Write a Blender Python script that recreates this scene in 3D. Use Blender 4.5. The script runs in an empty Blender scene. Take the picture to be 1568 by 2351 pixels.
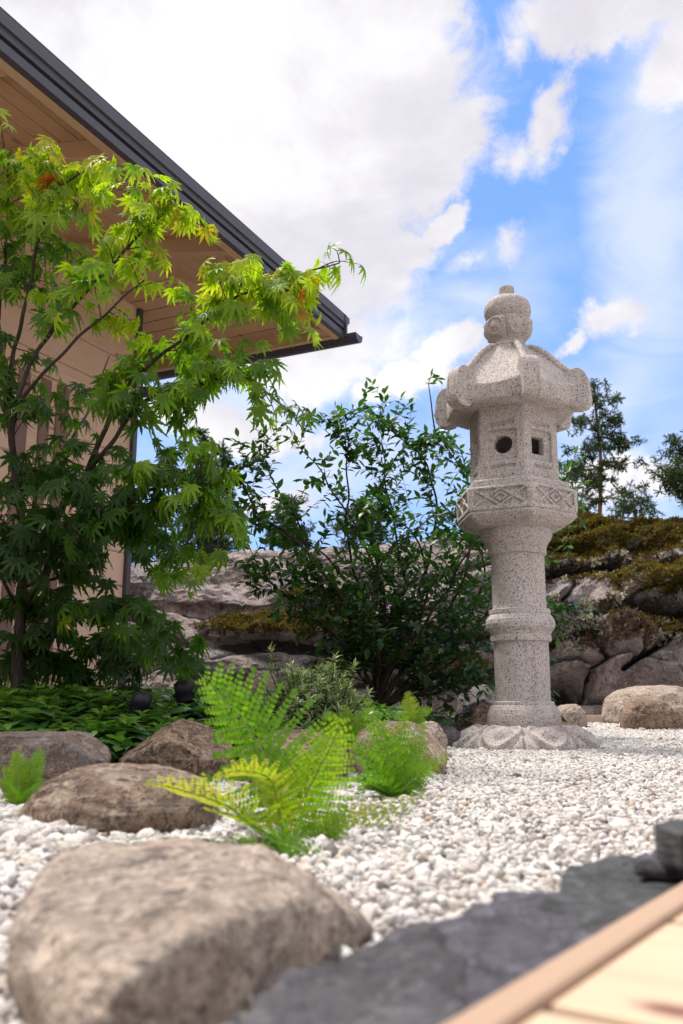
import bpy, math, random
import numpy as np
from mathutils import Vector, Matrix

R = math.radians
SC = bpy.context.scene
COL = SC.collection

# ------------------------------------------------------------------ camera
FPX, CX, CY, HOR = 2060.0, 784.0, 1175.5, 1610.0
PITCH = math.atan((HOR - CY) / FPX)
CH = 0.17
cs, sn = math.cos(PITCH), math.sin(PITCH)
cam_d = bpy.data.cameras.new('camera')
cam = bpy.data.objects.new('camera', cam_d)
COL.objects.link(cam)
cam.location = (0, 0, CH)
cam.rotation_euler = (math.pi / 2 + PITCH, 0, 0)
cam_d.sensor_fit = 'VERTICAL'
cam_d.sensor_height = 36
cam_d.lens = 36 * FPX / 2351.0
cam_d.clip_start = 0.02
cam_d.clip_end = 3000
cam_d.dof.use_dof = True
cam_d.dof.focus_distance = 3.0
cam_d.dof.aperture_fstop = 6.8
SC.camera = cam

# ------------------------------------------------------------------ light
EXPO = 1.16
SKY_STR = 0.10
SUN_AZ, SUN_EL = -48.0, 62.0        # degrees, azimuth to the right of the view
SC.view_settings.view_transform = 'Standard'
SC.view_settings.look = 'None'
SC.view_settings.gamma = 1
SC.view_settings.exposure = EXPO
sd = bpy.data.lights.new('sun', 'SUN')
sd.energy = 2.5
sd.angle = R(15)
sd.color = (1.0, 0.945, 0.87)
sun = bpy.data.objects.new('sun', sd)
COL.objects.link(sun)
sdir = Vector((math.sin(R(SUN_AZ)) * math.cos(R(SUN_EL)), math.cos(R(SUN_AZ)) * math.cos(R(SUN_EL)), math.sin(R(SUN_EL))))
sun.rotation_euler = sdir.to_track_quat('Z', 'Y').to_euler()
sun.location = sdir * 30


def raydir(px, py):
    X = (px - CX) / FPX
    U = (CY - py) / FPX
    return Vector((X, cs - U * sn, sn + U * cs))


def at(px, py, Y):
    d = raydir(px, py)
    return Vector((0, 0, CH)) + d * (Y / d.y)


def ground(px, py, z=0.0):
    d = raydir(px, py)
    return Vector((0, 0, CH)) + d * ((z - CH) / d.z)


def project(p):
    dep = p[1] * cs + (p[2] - CH) * sn
    return CX + p[0] / dep * FPX, CY - (-p[1] * sn + (p[2] - CH) * cs) / dep * FPX


class NT:
    """tiny node helper"""
    def __init__(self, tree):
        self.t = tree
        self.N = tree.nodes
        self.L = tree.links

    def n(self, typ, **kw):
        nd = self.N.new(typ)
        for k, v in kw.items():
            setattr(nd, k, v)
        return nd

    def put(self, sock, v):
        if v is None:
            return
        if isinstance(v, bpy.types.NodeSocket):
            self.L.new(v, sock)
        else:
            if isinstance(v, (tuple, list)) and len(v) == 3 and sock.type == 'RGBA':
                v = (*v, 1)
            sock.default_value = v

    def math(self, op, a, b=None, c=None, clamp=False):
        nd = self.n('ShaderNodeMath', operation=op, use_clamp=clamp)
        self.put(nd.inputs[0], a)
        self.put(nd.inputs[1], b)
        if c is not None:
            self.put(nd.inputs[2], c)
        return nd.outputs[0]

    def vmath(self, op, a, b=None):
        nd = self.n('ShaderNodeVectorMath', operation=op)
        self.put(nd.inputs[0], a)
        if b is not None:
            self.put(nd.inputs[1], b)
        return nd.outputs['Value'] if op in ('LENGTH', 'DOT_PRODUCT', 'DISTANCE') else nd.outputs[0]

    def noise(self, vec, scale, detail=4, rough=0.55, dist=0.0, w=None):
        nd = self.n('ShaderNodeTexNoise')
        if vec is not None:
            self.put(nd.inputs['Vector'], vec)
        nd.inputs['Scale'].default_value = scale
        nd.inputs['Detail'].default_value = detail
        nd.inputs['Roughness'].default_value = rough
        nd.inputs['Distortion'].default_value = dist
        return nd.outputs['Fac']

    def vor(self, vec, scale, out='Distance', feature='F1', rnd=1.0):
        nd = self.n('ShaderNodeTexVoronoi', feature=feature)
        if vec is not None:
            self.put(nd.inputs['Vector'], vec)
        nd.inputs['Scale'].default_value = scale
        nd.inputs['Randomness'].default_value = rnd
        return nd.outputs[out]

    def ramp(self, fac, a, b, smooth=True):
        nd = self.n('ShaderNodeMapRange', interpolation_type='SMOOTHSTEP' if smooth else 'LINEAR')
        self.put(nd.inputs[0], fac)
        self.put(nd.inputs[1], a)
        self.put(nd.inputs[2], b)
        return nd.outputs[0]

    def mix(self, f, a, b, blend='MIX'):
        nd = self.n('ShaderNodeMix', data_type='RGBA', blend_type=blend)
        self.put(nd.inputs[0], f)
        self.put(nd.inputs[6], a)
        self.put(nd.inputs[7], b)
        return nd.outputs[2]

    def attr(self, name, typ='GEOMETRY', out='Fac'):
        nd = self.n('ShaderNodeAttribute', attribute_name=name, attribute_type=typ)
        return nd.outputs[out]

    def coord(self, which='Object'):
        return self.n('ShaderNodeTexCoord').outputs[which]

    def scalev(self, v, s):
        nd = self.n('ShaderNodeVectorMath', operation='MULTIPLY')
        self.put(nd.inputs[0], v)
        nd.inputs[1].default_value = s
        return nd.outputs[0]

    def bump(self, h, strength=0.5, dist=0.01, normal=None):
        nd = self.n('ShaderNodeBump')
        nd.inputs['Strength'].default_value = strength
        nd.inputs['Distance'].default_value = dist
        self.put(nd.inputs['Height'], h)
        if normal is not None:
            self.put(nd.inputs['Normal'], normal)
        return nd.outputs[0]


def new_mat(name, rough=0.8, spec=0.3):
    m = bpy.data.materials.new(name)
    m.use_nodes = True
    m.node_tree.nodes.clear()
    g = NT(m.node_tree)
    b = g.n('ShaderNodeBsdfPrincipled')
    b.inputs['Roughness'].default_value = rough
    b.inputs['Specular IOR Level'].default_value = spec
    o = g.n('ShaderNodeOutputMaterial')
    g.L.new(b.outputs[0], o.inputs[0])
    return m, g, b, o


# ------------------------------------------------------------------ world: blue sky with broken cumulus
W = bpy.data.worlds.new('World')
SC.world = W
W.use_nodes = True
W.node_tree.nodes.clear()
g = NT(W.node_tree)
wo = g.n('ShaderNodeOutputWorld')
bg = g.n('ShaderNodeBackground')
bg.inputs['Strength'].default_value = SKY_STR
g.L.new(bg.outputs[0], wo.inputs[0])
sky = g.n('ShaderNodeTexSky', sky_type='NISHITA')
sky.sun_disc = False
sky.sun_elevation = R(SUN_EL)
sky.sun_rotation = R(SUN_AZ)
sky.altitude = 100
sky.air_density = 1.0
sky.dust_density = 0.4
sky.ozone_density = 2.5
gen = g.coord('Generated')
nv = g.vmath('NORMALIZE', gen)
sx = g.n('ShaderNodeSeparateXYZ')
g.L.new(nv, sx.inputs[0])
az = g.math('ARCTAN2', sx.outputs[0], sx.outputs[1])
el = g.math('ARCSINE', sx.outputs[2])
cv = g.n('ShaderNodeCombineXYZ')
g.L.new(az, cv.inputs[0])
g.L.new(el, cv.inputs[1])
ae = cv.outputs[0]


def azel(px, py):
    d = raydir(px, py).normalized()
    return math.atan2(d.x, d.y), math.asin(d.z)


# warp the direction so that blob borders turn ragged
def warp(vec, scale, amt, detail=5, off=0.0):
    nd = g.n('ShaderNodeTexNoise')
    v2 = g.n('ShaderNodeVectorMath', operation='ADD')
    g.put(v2.inputs[0], nv)
    v2.inputs[1].default_value = (off, off * 1.7, -off)
    g.L.new(v2.outputs[0], nd.inputs['Vector'])
    nd.inputs['Scale'].default_value = scale
    nd.inputs['Detail'].default_value = detail
    nd.inputs['Roughness'].default_value = 0.6
    s = g.vmath('SUBTRACT', nd.outputs['Color'], (0.5, 0.5, 0.5))
    s = g.scalev(s, (amt, amt, 0))
    return g.vmath('ADD', vec, s)


aew = warp(ae, 6.5, 0.15, 10)


def blob_sum(vec, blobs):
    tot = None
    for (px, py, rx, ry, rot, w) in blobs:
        a, e = azel(px, py)
        d = g.vmath('SUBTRACT', vec, (a, e, 0))
        if rot:
            rn = g.n('ShaderNodeVectorRotate', rotation_type='Z_AXIS')
            g.L.new(d, rn.inputs['Vector'])
            rn.inputs['Angle'].default_value = R(-rot)
            d = rn.outputs[0]
        d = g.scalev(d, (FPX / rx, FPX / ry, 0))
        ln = g.vmath('LENGTH', d)
        f = g.math('MULTIPLY', g.math('SUBTRACT', 1.0, g.math('MINIMUM', ln, 2.2)), w)
        tot = f if tot is None else g.math('MAXIMUM', tot, f)
    return tot


dense_blobs = [
    (480, 250, 760, 420, 0, 1.2), (-100, 100, 500, 400, 0, 1.0), (880, 180, 270, 280, 0, 1.0), (1010, 330, 190, 120, 15, 1.0),
    (760, 600, 260, 200, 0, 1.0), (900, 560, 130, 70, 0, 1.0), (1010, 490, 80, 40, 30, .9),
    (720, 800, 300, 110, 0, .7), (1265, 290, 50, 120, -22, .5), (1200, 375, 60, 60, 0, .35),
    (1390, 30, 300, 90, -5, 1.0), (1560, 120, 120, 110, 0, .9), (1185, 110, 70, 40, 0, .3),
    (1065, 590, 55, 32, 0, .22), (1165, 560, 60, 40, -20, .28), (1380, 745, 100, 55, 22, .65),
    (1270, 800, 70, 30, 10, .6), (1050, 800, 100, 55, 25, 1.0), (930, 895, 170, 60, 12, .95),
    (1400, 1110, 130, 70, 0, .8), (1530, 1130, 90, 60, 0, .7), (520, 980, 260, 60, 0, .75), (640, 1180, 120, 50, 0, .6),
    (880, 1010, 60, 30, 0, .3)]
thin_blobs = [
    (1510, 480, 190, 520, 0, 1.0), (1400, 900, 260, 120, 10, .8), (1100, 690, 180, 120, 0, .6), (1150, 560, 200, 80, 0, .4), (900, 800, 300, 120, 0, .8),
    (700, 1100, 500, 130, 0, .7), (1350, 1130, 300, 120, 0, .8), (560, 900, 300, 120, 0, 0.9)]
cn = g.noise(nv, 13.0, 10, 0.66, 0.5)
cn2 = g.noise(nv, 2.2, 6, 0.6)
db = blob_sum(aew, dense_blobs)
# clouds elsewhere in the sky, out of view, added to shape the fill light
away = g.ramp(g.math('ABSOLUTE', az), 0.42, 0.75)
hi = g.ramp(el, 0.78, 1.0)
away = g.math('MAXIMUM', away, hi)
other = g.math('MULTIPLY', g.ramp(cn2, 0.34, 0.52), away)
dm = g.math('ADD', db, g.math('MULTIPLY', g.math('SUBTRACT', cn, 0.5), 1.1))
dm = g.ramp(dm, -0.06, 0.36)
dm = g.math('MAXIMUM', dm, g.math('MULTIPLY', g.ramp(g.math('ADD', other, g.math('MULTIPLY', g.math('SUBTRACT', cn, 0.5), .8)), 0.3, 0.8), away))
tvec = warp(ae, 3.0, 0.2, 4, 3.0)
tb = blob_sum(tvec, thin_blobs)
st = g.scalev(nv, (2.2, 2.2, 5.0))
tn = g.noise(st, 3.2, 7, 0.62, 0.9)
tm = g.math('ADD', tb, g.math('MULTIPLY', g.math('SUBTRACT', tn, 0.5), 1.3))
tm = g.math('MULTIPLY', g.ramp(tm, -0.28, 0.9), 0.66)
grad = g.mix(g.ramp(el, 0.0, 0.62), (1.75, 2.85, 4.6), (0.98, 2.05, 4.6))
skyc = g.mix(0.8, g.mix(1.0, sky.outputs[0], (1.0, 1.0, 1.35), 'MULTIPLY'), grad)
SKYGAIN = g.n('ShaderNodeVectorMath', operation='SCALE')
g.L.new(skyc, SKYGAIN.inputs[0])
SKYGAIN.inputs['Scale'].default_value = 1.0
base_c = SKYGAIN.outputs[0]
shade = g.noise(nv, 4.2, 8, 0.6, 0.3)
cloud_c = g.mix(g.ramp(shade, 0.36, 0.66), (3.5, 3.4, 3.75), (4.85, 4.8, 4.8))
cloud_c = g.mix(away, cloud_c, g.mix(g.ramp(el, 0.25, 0.95), (3.9, 3.75, 3.65), (8.4, 8.2, 8.0)))  # unseen clouds: brightened overhead as added fill, kept dimmer low down
c1 = g.mix(tm, base_c, (4.3, 4.45, 5.0))
c2 = g.mix(dm, c1, cloud_c)
g.L.new(c2, bg.inputs['Color'])

# ------------------------------------------------------------------ object helpers
def tag(o, label=None, cat=None, group=None, kind=None):
    if label:
        o['label'] = label
    if cat:
        o['category'] = cat
    if group:
        o['group'] = group
    if kind:
        o['kind'] = kind
    return o


def empty(name, loc=(0, 0, 0)):
    o = bpy.data.objects.new(name, None)
    o.empty_display_size = 0.1
    COL.objects.link(o)
    o.location = loc
    return o


def mesh_from(name, V, faces, mats=None, smooth=True):
    me = bpy.data.meshes.new(name)
    me.from_pydata([tuple(v) for v in V], [], [tuple(f) for f in faces])
    me.update()
    import bmesh
    bm = bmesh.new()
    bm.from_mesh(me)
    bmesh.ops.recalc_face_normals(bm, faces=bm.faces)
    bm.to_mesh(me)
    bm.free()
    if smooth:
        me.polygons.foreach_set('use_smooth', np.ones(len(me.polygons), bool))
    return me


def fast_mesh(name, V, F, smooth=True, attrs=None):
    """V (n,3) array, F (m,k) int array (k = 3 or 4)"""
    V = np.asarray(V, np.float32)
    F = np.asarray(F, np.int32)
    me = bpy.data.meshes.new(name)
    me.vertices.add(len(V))
    me.vertices.foreach_set('co', V.ravel())
    m, k = F.shape
    me.loops.add(m * k)
    me.loops.foreach_set('vertex_index', F.ravel())
    me.polygons.add(m)
    me.polygons.foreach_set('loop_start', np.arange(0, m * k, k, dtype=np.int32))
    me.update(calc_edges=True)
    me.polygons.foreach_set('use_smooth', np.full(m, smooth, bool))
    if attrs:
        for nme, arr in attrs.items():
            a = me.attributes.new(nme, 'FLOAT', 'POINT')
            a.data.foreach_set('value', np.asarray(arr, np.float32).ravel())
    me.validate()
    return me


def obj(name, me, mat, parent=None, loc=None):
    o = bpy.data.objects.new(name, me)
    COL.objects.link(o)
    if mat is not None:
        me.materials.clear()
        me.materials.append(mat)
    if parent is not None:
        o.parent = parent
    if loc is not None:
        o.location = loc
    return o


class MB:
    """collects pieces into one mesh"""
    def __init__(self):
        self.V = []
        self.F = []

    def add(self, V, F):
        b = len(self.V)
        self.V += [tuple(v) for v in V]
        self.F += [tuple(i + b for i in f) for f in F]

    def box(self, c, x, y, z, hx, hy, hz):
        c, x, y, z = Vector(c), Vector(x), Vector(y), Vector(z)
        V = [c + x * (hx * a) + y * (hy * b) + z * (hz * d) for a in (-1, 1) for b in (-1, 1) for d in (-1, 1)]
        F = [(0, 1, 3, 2), (4, 6, 7, 5), (0, 4, 5, 1), (2, 3, 7, 6), (0, 2, 6, 4), (1, 5, 7, 3)]
        self.add(V, F)

    def prism(self, poly3, ext):
        """polygon (list of Vectors) extruded by vector ext"""
        n = len(poly3)
        e = Vector(ext)
        V = [Vector(p) for p in poly3] + [Vector(p) + e for p in poly3]
        F = [tuple(range(n - 1, -1, -1)), tuple(range(n, 2 * n))]
        F += [(i, (i + 1) % n, n + (i + 1) % n, n + i) for i in range(n)]
        self.add(V, F)

    def tube(self, pts, rad, sides=8, caps=True):
        V, F = tube_arr(pts, rad, sides)
        n = len(pts)
        V = [tuple(v) for v in V]
        F = [tuple(f) for f in F]
        if caps:
            F.append(tuple(range(sides - 1, -1, -1)))
            F.append(tuple(range((n - 1) * sides, n * sides)))
        self.add(V, F)

    def build(self, name, mat, parent=None, smooth=False, bevel=0.0, seg=2):
        me = mesh_from(name, self.V, self.F, smooth=smooth)
        o = obj(name, me, mat, parent)
        if bevel:
            bv = o.modifiers.new('b', 'BEVEL')
            bv.width = bevel
            bv.segments = seg
            bv.limit_method = 'ANGLE'
            bake(o)
        return o


def tube_arr(pts, rad, sides=6):
    P = np.array([tuple(p) for p in pts], float)
    n = len(P)
    r = np.broadcast_to(np.asarray(rad, float), (n,))
    T = np.gradient(P, axis=0)
    T /= np.linalg.norm(T, axis=1)[:, None] + 1e-9
    ref = np.array([0.13, 0.21, 0.97]) if abs(T[0, 2]) < 0.9 else np.array([1.0, 0.1, 0.05])
    A = np.cross(T, ref)
    A /= np.linalg.norm(A, axis=1)[:, None] + 1e-9
    B = np.cross(T, A)
    th = np.linspace(0, 2 * np.pi, sides, endpoint=False)
    V = P[:, None, :] + r[:, None, None] * (np.cos(th)[None, :, None] * A[:, None, :] + np.sin(th)[None, :, None] * B[:, None, :])
    i = np.arange(n - 1)[:, None] * sides
    j = np.arange(sides)[None, :]
    k = (j + 1) % sides
    F = np.stack([i + j, i + k, i + sides + k, i + sides + j], -1).reshape(-1, 4)
    return V.reshape(-1, 3), F


def bake(o):
    dg = bpy.context.evaluated_depsgraph_get()
    dg.update()
    me = bpy.data.meshes.new_from_object(o.evaluated_get(dg))
    o.modifiers.clear()
    old = o.data
    o.data = me
    me.name = old.name
    bpy.data.meshes.remove(old)
    return o


def bezier(pts, n):
    """Catmull-Rom through the points, n samples"""
    P = np.array([tuple(p) for p in pts], float)
    P = np.vstack([2 * P[0] - P[1], P, 2 * P[-1] - P[-2]])
    m = len(P) - 3
    out = []
    for t in np.linspace(0, m - 1e-6, n):
        i = int(t)
        u = t - i
        a, b, c, d = P[i:i + 4]
        out.append(0.5 * ((2 * b) + (-a + c) * u + (2 * a - 5 * b + 4 * c - d) * u * u + (-a + 3 * b - 3 * c + d) * u ** 3))
    return np.array(out)


# numpy gradient noise
_rng = np.random.RandomState(7)
_perm = _rng.permutation(256)
_perm = np.concatenate([_perm, _perm, _perm])
_grad = _rng.normal(size=(256, 3))
_grad /= np.linalg.norm(_grad, axis=1)[:, None]


def pnoise(P):
    P = np.asarray(P, float)
    I = np.floor(P).astype(int)
    f = P - I
    u = f * f * f * (f * (f * 6 - 15) + 10)
    I &= 255
    out = 0
    for dx in (0, 1):
        for dy in (0, 1):
            for dz in (0, 1):
                h = _perm[_perm[_perm[(I[:, 0] + dx) & 255] + ((I[:, 1] + dy) & 255)] + ((I[:, 2] + dz) & 255)]
                gr = _grad[h & 255]
                d = f - np.array([dx, dy, dz])
                w = (u[:, 0] if dx else 1 - u[:, 0]) * (u[:, 1] if dy else 1 - u[:, 1]) * (u[:, 2] if dz else 1 - u[:, 2])
                out = out + w * (gr * d).sum(1)
    return out * 1.6


def fbm(P, octs=5, gain=0.5, lac=2.03):
    P = np.asarray(P, float)
    a, s, t = 1.0, 0.0, 0.0
    for i in range(octs):
        s = s + a * pnoise(P + i * 17.3)
        t += a
        P = P * lac
        a *= gain
    return s / t


def sstep(x, a, b):
    t = np.clip((x - a) / (b - a), 0, 1)
    return t * t * (3 - 2 * t)


# ------------------------------------------------------------------ materials
def granite_mat():
    m, g, b, o = new_mat('granite', 0.85, 0.25)
    v = g.coord('Object')
    n1 = g.noise(v, 3.0, 4, 0.6)
    n2 = g.noise(v, 160, 3, 0.7)
    n3 = g.noise(v, 400, 2, 0.7)
    vv = g.vor(v, 240, 'Color')
    sep = g.n('ShaderNodeSeparateColor')
    g.L.new(vv, sep.inputs[0])
    c = g.mix(sep.outputs[0], (0.45, 0.402, 0.385), (0.26, 0.23, 0.222))
    c = g.mix(g.ramp(n2, 0.40, 0.62), (0.53, 0.475, 0.458), c)
    c = g.mix(g.ramp(n1, 0.35, 0.7), c, g.mix(0.45, c, (0.44, 0.37, 0.34)))
    fl = g.math('MAXIMUM', g.ramp(g.math('ADD', n3, g.math('MULTIPLY', g.math('SUBTRACT', n1, 0.5), 0.10)), 0.565, 0.60), g.math('MULTIPLY', g.ramp(sep.outputs[1], 0.86, 0.88), g.ramp(n2, .40, .55)))
    c = g.mix(g.math('MULTIPLY', fl, 0.82), c, (0.066, 0.058, 0.060))
    st = g.noise(g.scalev(v, (1, 1, 0.35)), 14, 5, 0.65, 0.6)
    c = g.mix(g.math('MULTIPLY', g.ramp(st, 0.5, 0.7), 0.42), c, g.mix(1.0, c, (0.58, 0.52, 0.49), 'MULTIPLY'))
    g.L.new(c, b.inputs['Base Color'])
    h = g.math('ADD', g.noise(v, 260, 4, 0.7), g.math('MULTIPLY', g.noise(v, 60, 3, 0.6), 1.2))
    g.L.new(g.bump(h, 0.55, 0.003), b.inputs['Normal'])
    return m


def boulder_mat(name, c1, c2, c3, dark=(0.05, 0.04, 0.035), scale=1.0, veins=0.0, seed=0.0, dk=0.5):
    m, g, b, o = new_mat(name, 0.82, 0.25)
    v = g.coord('Object')
    v = g.vmath('ADD', v, (seed, seed * 0.7, -seed))
    a = g.noise(v, 7 * scale, 6, 0.65, 0.4)
    s = g.noise(v, 120 * scale, 4, 0.7)
    s2 = g.noise(v, 45 * scale, 5, 0.7, 0.6)
    c = g.mix(g.ramp(a, 0.42, 0.58), c1, c2)
    c = g.mix(g.math('MULTIPLY', g.ramp(s2, 0.5, 0.60), 0.9), c, c3)
    c = g.mix(g.math('MULTIPLY', g.ramp(g.noise(v, 85 * scale, 4, 0.7), 0.56, 0.62), 0.6), c, g.mix(1.0, c3, (1.35, 1.3, 1.25), 'MULTIPLY'))
    c = g.mix(g.math('MULTIPLY', g.ramp(s, 0.54, 0.64), dk), c, dark)
    c = g.mix(g.math('MULTIPLY', g.ramp(g.noise(v, 26 * scale, 6, 0.75, 1.0), 0.53, 0.62), dk), c, dark)
    if veins:
        st = g.scalev(v, (3.0, 3.0, 16.0))
        w = g.noise(st, 3.0 * scale, 5, 0.6, 1.4)
        c = g.mix(g.math('MULTIPLY', g.ramp(w, 0.54, 0.60), veins), c, (0.62, 0.54, 0.44))
    g.L.new(c, b.inputs['Base Color'])
    h = g.math('ADD', g.math('MULTIPLY', s2, 1.6), g.math('ADD', g.math('MULTIPLY', a, 2), g.math('MULTIPLY', s, 0.8)))
    g.L.new(g.bump(h, 1.0, 0.016 / scale ** .5), b.inputs['Normal'])
    return m


def leaf_mat(name, cols, transl=0.45, rough=0.5, edge=None, tips=None, bumps=True, spec=0.35):
    """cols: three colours over the per-leaf attribute 'tone' (0..1); edge: margin colour over attribute 'edge'"""
    m, g, b, o = new_mat(name, rough, spec)
    t = g.attr('tone')
    cr = g.n('ShaderNodeValToRGB')
    g.L.new(t, cr.inputs[0])
    el = cr.color_ramp.elements
    n = len(cols)
    while len(el) < n:
        el.new(0.5)
    for i, (p, c) in enumerate(cols):
        el[i].position = p
        el[i].color = (*c, 1)
    c = cr.outputs[0]
    v = g.coord('Object')
    c = g.mix(g.math('MULTIPLY', g.noise(v, 60, 3, 0.6), 0.5), c, g.mix(1.0, c, (0.62, 0.66, 0.6), 'MULTIPLY'))
    if edge is not None:
        e = g.attr('edge')
        c = g.mix(g.math('MULTIPLY', g.ramp(e, 0.55, 0.95), 0.9), c, edge)
    else:
        e = g.attr('edge')     # a paler midrib
        c = g.mix(g.math('MULTIPLY', g.ramp(e, 0.12, 0.0), 0.35), c, g.mix(1.0, c, (1.7, 1.55, 1.5), 'MULTIPLY'))
    g.L.new(c, b.inputs['Base Color'])
    tr = g.n('ShaderNodeBsdfTranslucent')
    g.L.new(g.mix(1.0, c, (1.9, 2.1, 0.75), 'MULTIPLY'), tr.inputs[0])
    mx = g.n('ShaderNodeMixShader')
    mx.inputs[0].default_value = transl
    g.L.new(b.outputs[0], mx.inputs[1])
    g.L.new(tr.outputs[0], mx.inputs[2])
    g.L.new(mx.outputs[0], o.inputs[0])
    return m


def bark_mat(name, c1, c2, scale=1.0):
    m, g, b, o = new_mat(name, 0.85, 0.2)
    v = g.scalev(g.coord('Object'), (1, 1, 0.3))
    n = g.noise(v, 60 * scale, 5, 0.65)
    g.L.new(g.mix(g.ramp(n, 0.35, 0.65), c1, c2), b.inputs['Base Color'])
    g.L.new(g.bump(n, 0.7, 0.004 / scale), b.inputs['Normal'])
    return m


def wood_mat(name, base, grain_axis=0, var=0.25, rough=0.6, knots=True, spec=0.3):
    m, g, b, o = new_mat(name, rough, spec)
    v = g.coord('Object')
    s = [9.0, 9.0, 9.0]
    s[grain_axis] = 0.8
    gv = g.scalev(v, tuple(s))
    n = g.noise(gv, 6.0, 5, 0.6, 0.5)
    lo = tuple(x * (1 - var) for x in base)
    hi = tuple(min(1, x * (1 + var * 0.6)) for x in base)
    c = g.mix(n, lo, hi)
    a = g.attr('tone')
    c = g.mix(g.math('MULTIPLY', a, 0.35), c, g.mix(1.0, c, (0.78, 0.70, 0.64), 'MULTIPLY'))
    if knots:
        ks = [3.0, 3.0, 3.0]
        ks[grain_axis] = 1.3
        k = g.vor(g.scalev(v, tuple(ks)), 1.6)
        c = g.mix(g.math('MULTIPLY', g.ramp(k, 0.10, 0.05), 0.75), c, (base[0] * .35, base[1] * .28, base[2] * .25))
    g.L.new(c, b.inputs['Base Color'])
    g.L.new(g.bump(n, 0.15, 0.002), b.inputs['Normal'])
    return m


def plain_mat(name, c, rough=0.5, metal=0.0, spec=0.4, nz=0.12, sc=30):
    m, g, b, o = new_mat(name, rough, spec)
    n = g.noise(g.coord('Object'), sc, 4, 0.6)
    lo = tuple(x * (1 - nz) for x in c)
    hi = tuple(x * (1 + nz) for x in c)
    g.L.new(g.mix(n, lo, hi), b.inputs['Base Color'])
    b.inputs['Metallic'].default_value = metal
    return m


GRANITE = granite_mat()
METAL = plain_mat('dark_coated_metal', (0.055, 0.052, 0.070), 0.42, 0.0, 0.5, 0.1, 12)
BLACKM = plain_mat('black_metal', (0.012, 0.011, 0.016), 0.5, 0.0, 0.3)
SOFFIT_W = wood_mat('soffit_wood', (0.60, 0.385, 0.225), 1, 0.22, 0.6)
BEAM_W = wood_mat('beam_wood', (0.56, 0.37, 0.225), 1, 0.15, 0.6, False)
WALL_W = wood_mat('wall_wood', (0.70, 0.485, 0.37), 1, 0.17, 0.65)
BATTEN_W = wood_mat('batten_wood', (0.22, 0.13, 0.115), 2, 0.12, 0.65, False)
DECK_W = wood_mat('deck_wood', (0.52, 0.375, 0.255), 0, 0.24, 0.55, False)
RIM_W = wood_mat('deck_rim_wood', (0.36, 0.24, 0.165), 1, 0.12, 0.6, False)

# ================================================================== GROUND
BED = [ground(-300, 1830), ground(-40, 1812), ground(120, 1808), ground(265, 1795), ground(420, 1780), ground(560, 1785), ground(690, 1800),
       ground(800, 1780), ground(905, 1778), ground(1000, 1745), ground(1030, 1715), ground(1065, 1700), ground(1120, 1690)]
BED = [(p.x, p.y) for p in BED]
BED += [(1.1, 4.75), (1.2, 5.6), (0.9, 7.4), (0.5, 9.5), (-6, 9.5), (-6, 1.3)]
BEDP = np.array(BED)


def inside_poly(x, y, P):
    x = np.asarray(x)
    y = np.asarray(y)
    r = np.zeros(x.shape, bool)
    n = len(P)
    for i in range(n):
        x1, y1 = P[i]
        x2, y2 = P[(i + 1) % n]
        c = ((y1 > y) != (y2 > y)) & (x < (x2 - x1) * (y - y1) / (y2 - y1 + 1e-12) + x1)
        r ^= c
    return r


def dist_poly(x, y, P):
    d = np.full(np.shape(x), 1e9)
    n = len(P)
    for i in range(n):
        a = P[i]
        b = P[(i + 1) % n]
        ab = b - a
        t = np.clip(((x - a[0]) * ab[0] + (y - a[1]) * ab[1]) / (ab @ ab), 0, 1)
        d = np.minimum(d, np.hypot(x - a[0] - t * ab[0], y - a[1] - t * ab[1]))
    return d


def soil_h(x, y):
    x = np.asarray(x, float)
    y = np.asarray(y, float)
    ins = inside_poly(x, y, BEDP)
    d = dist_poly(x, y, BEDP)
    return np.where(ins, 0.012 + 0.115 * sstep(d, 0.05, 0.9), -0.02 - 0.3 * np.minimum(d, .2))


def grid_mesh(name, x0, x1, y0, y1, nx, ny, zf, attrs=None):
    X, Y = np.meshgrid(np.linspace(x0, x1, nx), np.linspace(y0, y1, ny))
    Z = zf(X.ravel(), Y.ravel())
    V = np.stack([X.ravel(), Y.ravel(), Z], -1)
    i = np.arange(nx - 1)[None, :] + np.arange(ny - 1)[:, None] * nx
    F = np.stack([i, i + 1, i + nx + 1, i + nx], -1).reshape(-1, 4)
    return fast_mesh(name, V, F)


# far ground
m, g, b, o = new_mat('forest_floor', 0.95, 0.1)
v = g.coord('Object')
g.L.new(g.mix(g.ramp(g.noise(v, 0.6, 6, 0.65), .35, .65), (0.07, 0.075, 0.03), (0.13, 0.10, 0.06)), b.inputs['Base Color'])
me = fast_mesh('ground', [(-1500, -1500, -0.035), (1500, -1500, -0.035), (1500, 1500, -0.035), (-1500, 1500, -0.035)], [(0, 1, 2, 3)])
tag(obj('ground', me, m), kind='structure')

# gravel sheet under the loose stones
m, g, b, o = new_mat('gravel_base', 0.9, 0.2)
v = g.coord('Object')
vc = g.vor(v, 75, 'Color')
vd = g.vor(v, 75, 'Distance')
sp = g.n('ShaderNodeSeparateColor')
g.L.new(vc, sp.inputs[0])
c = g.mix(sp.outputs[0], (0.52, 0.49, 0.47), (0.74, 0.71, 0.68))
c = g.mix(g.ramp(sp.outputs[1], .86, .9), c, (0.28, 0.25, 0.25))
g.L.new(c, b.inputs['Base Color'])
g.L.new(g.bump(g.math('SUBTRACT', 1.0, vd), 0.9, 0.008), b.inputs['Normal'])
me = grid_mesh('gravel_bed', -6.0, 7.5, -2.5, 8.2, 120, 120, lambda x, y: -0.004 + 0.006 * pnoise(np.stack([x * 3, y * 3, x * 0], -1)))
tag(obj('gravel_bed', me, m), kind='structure')

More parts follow.
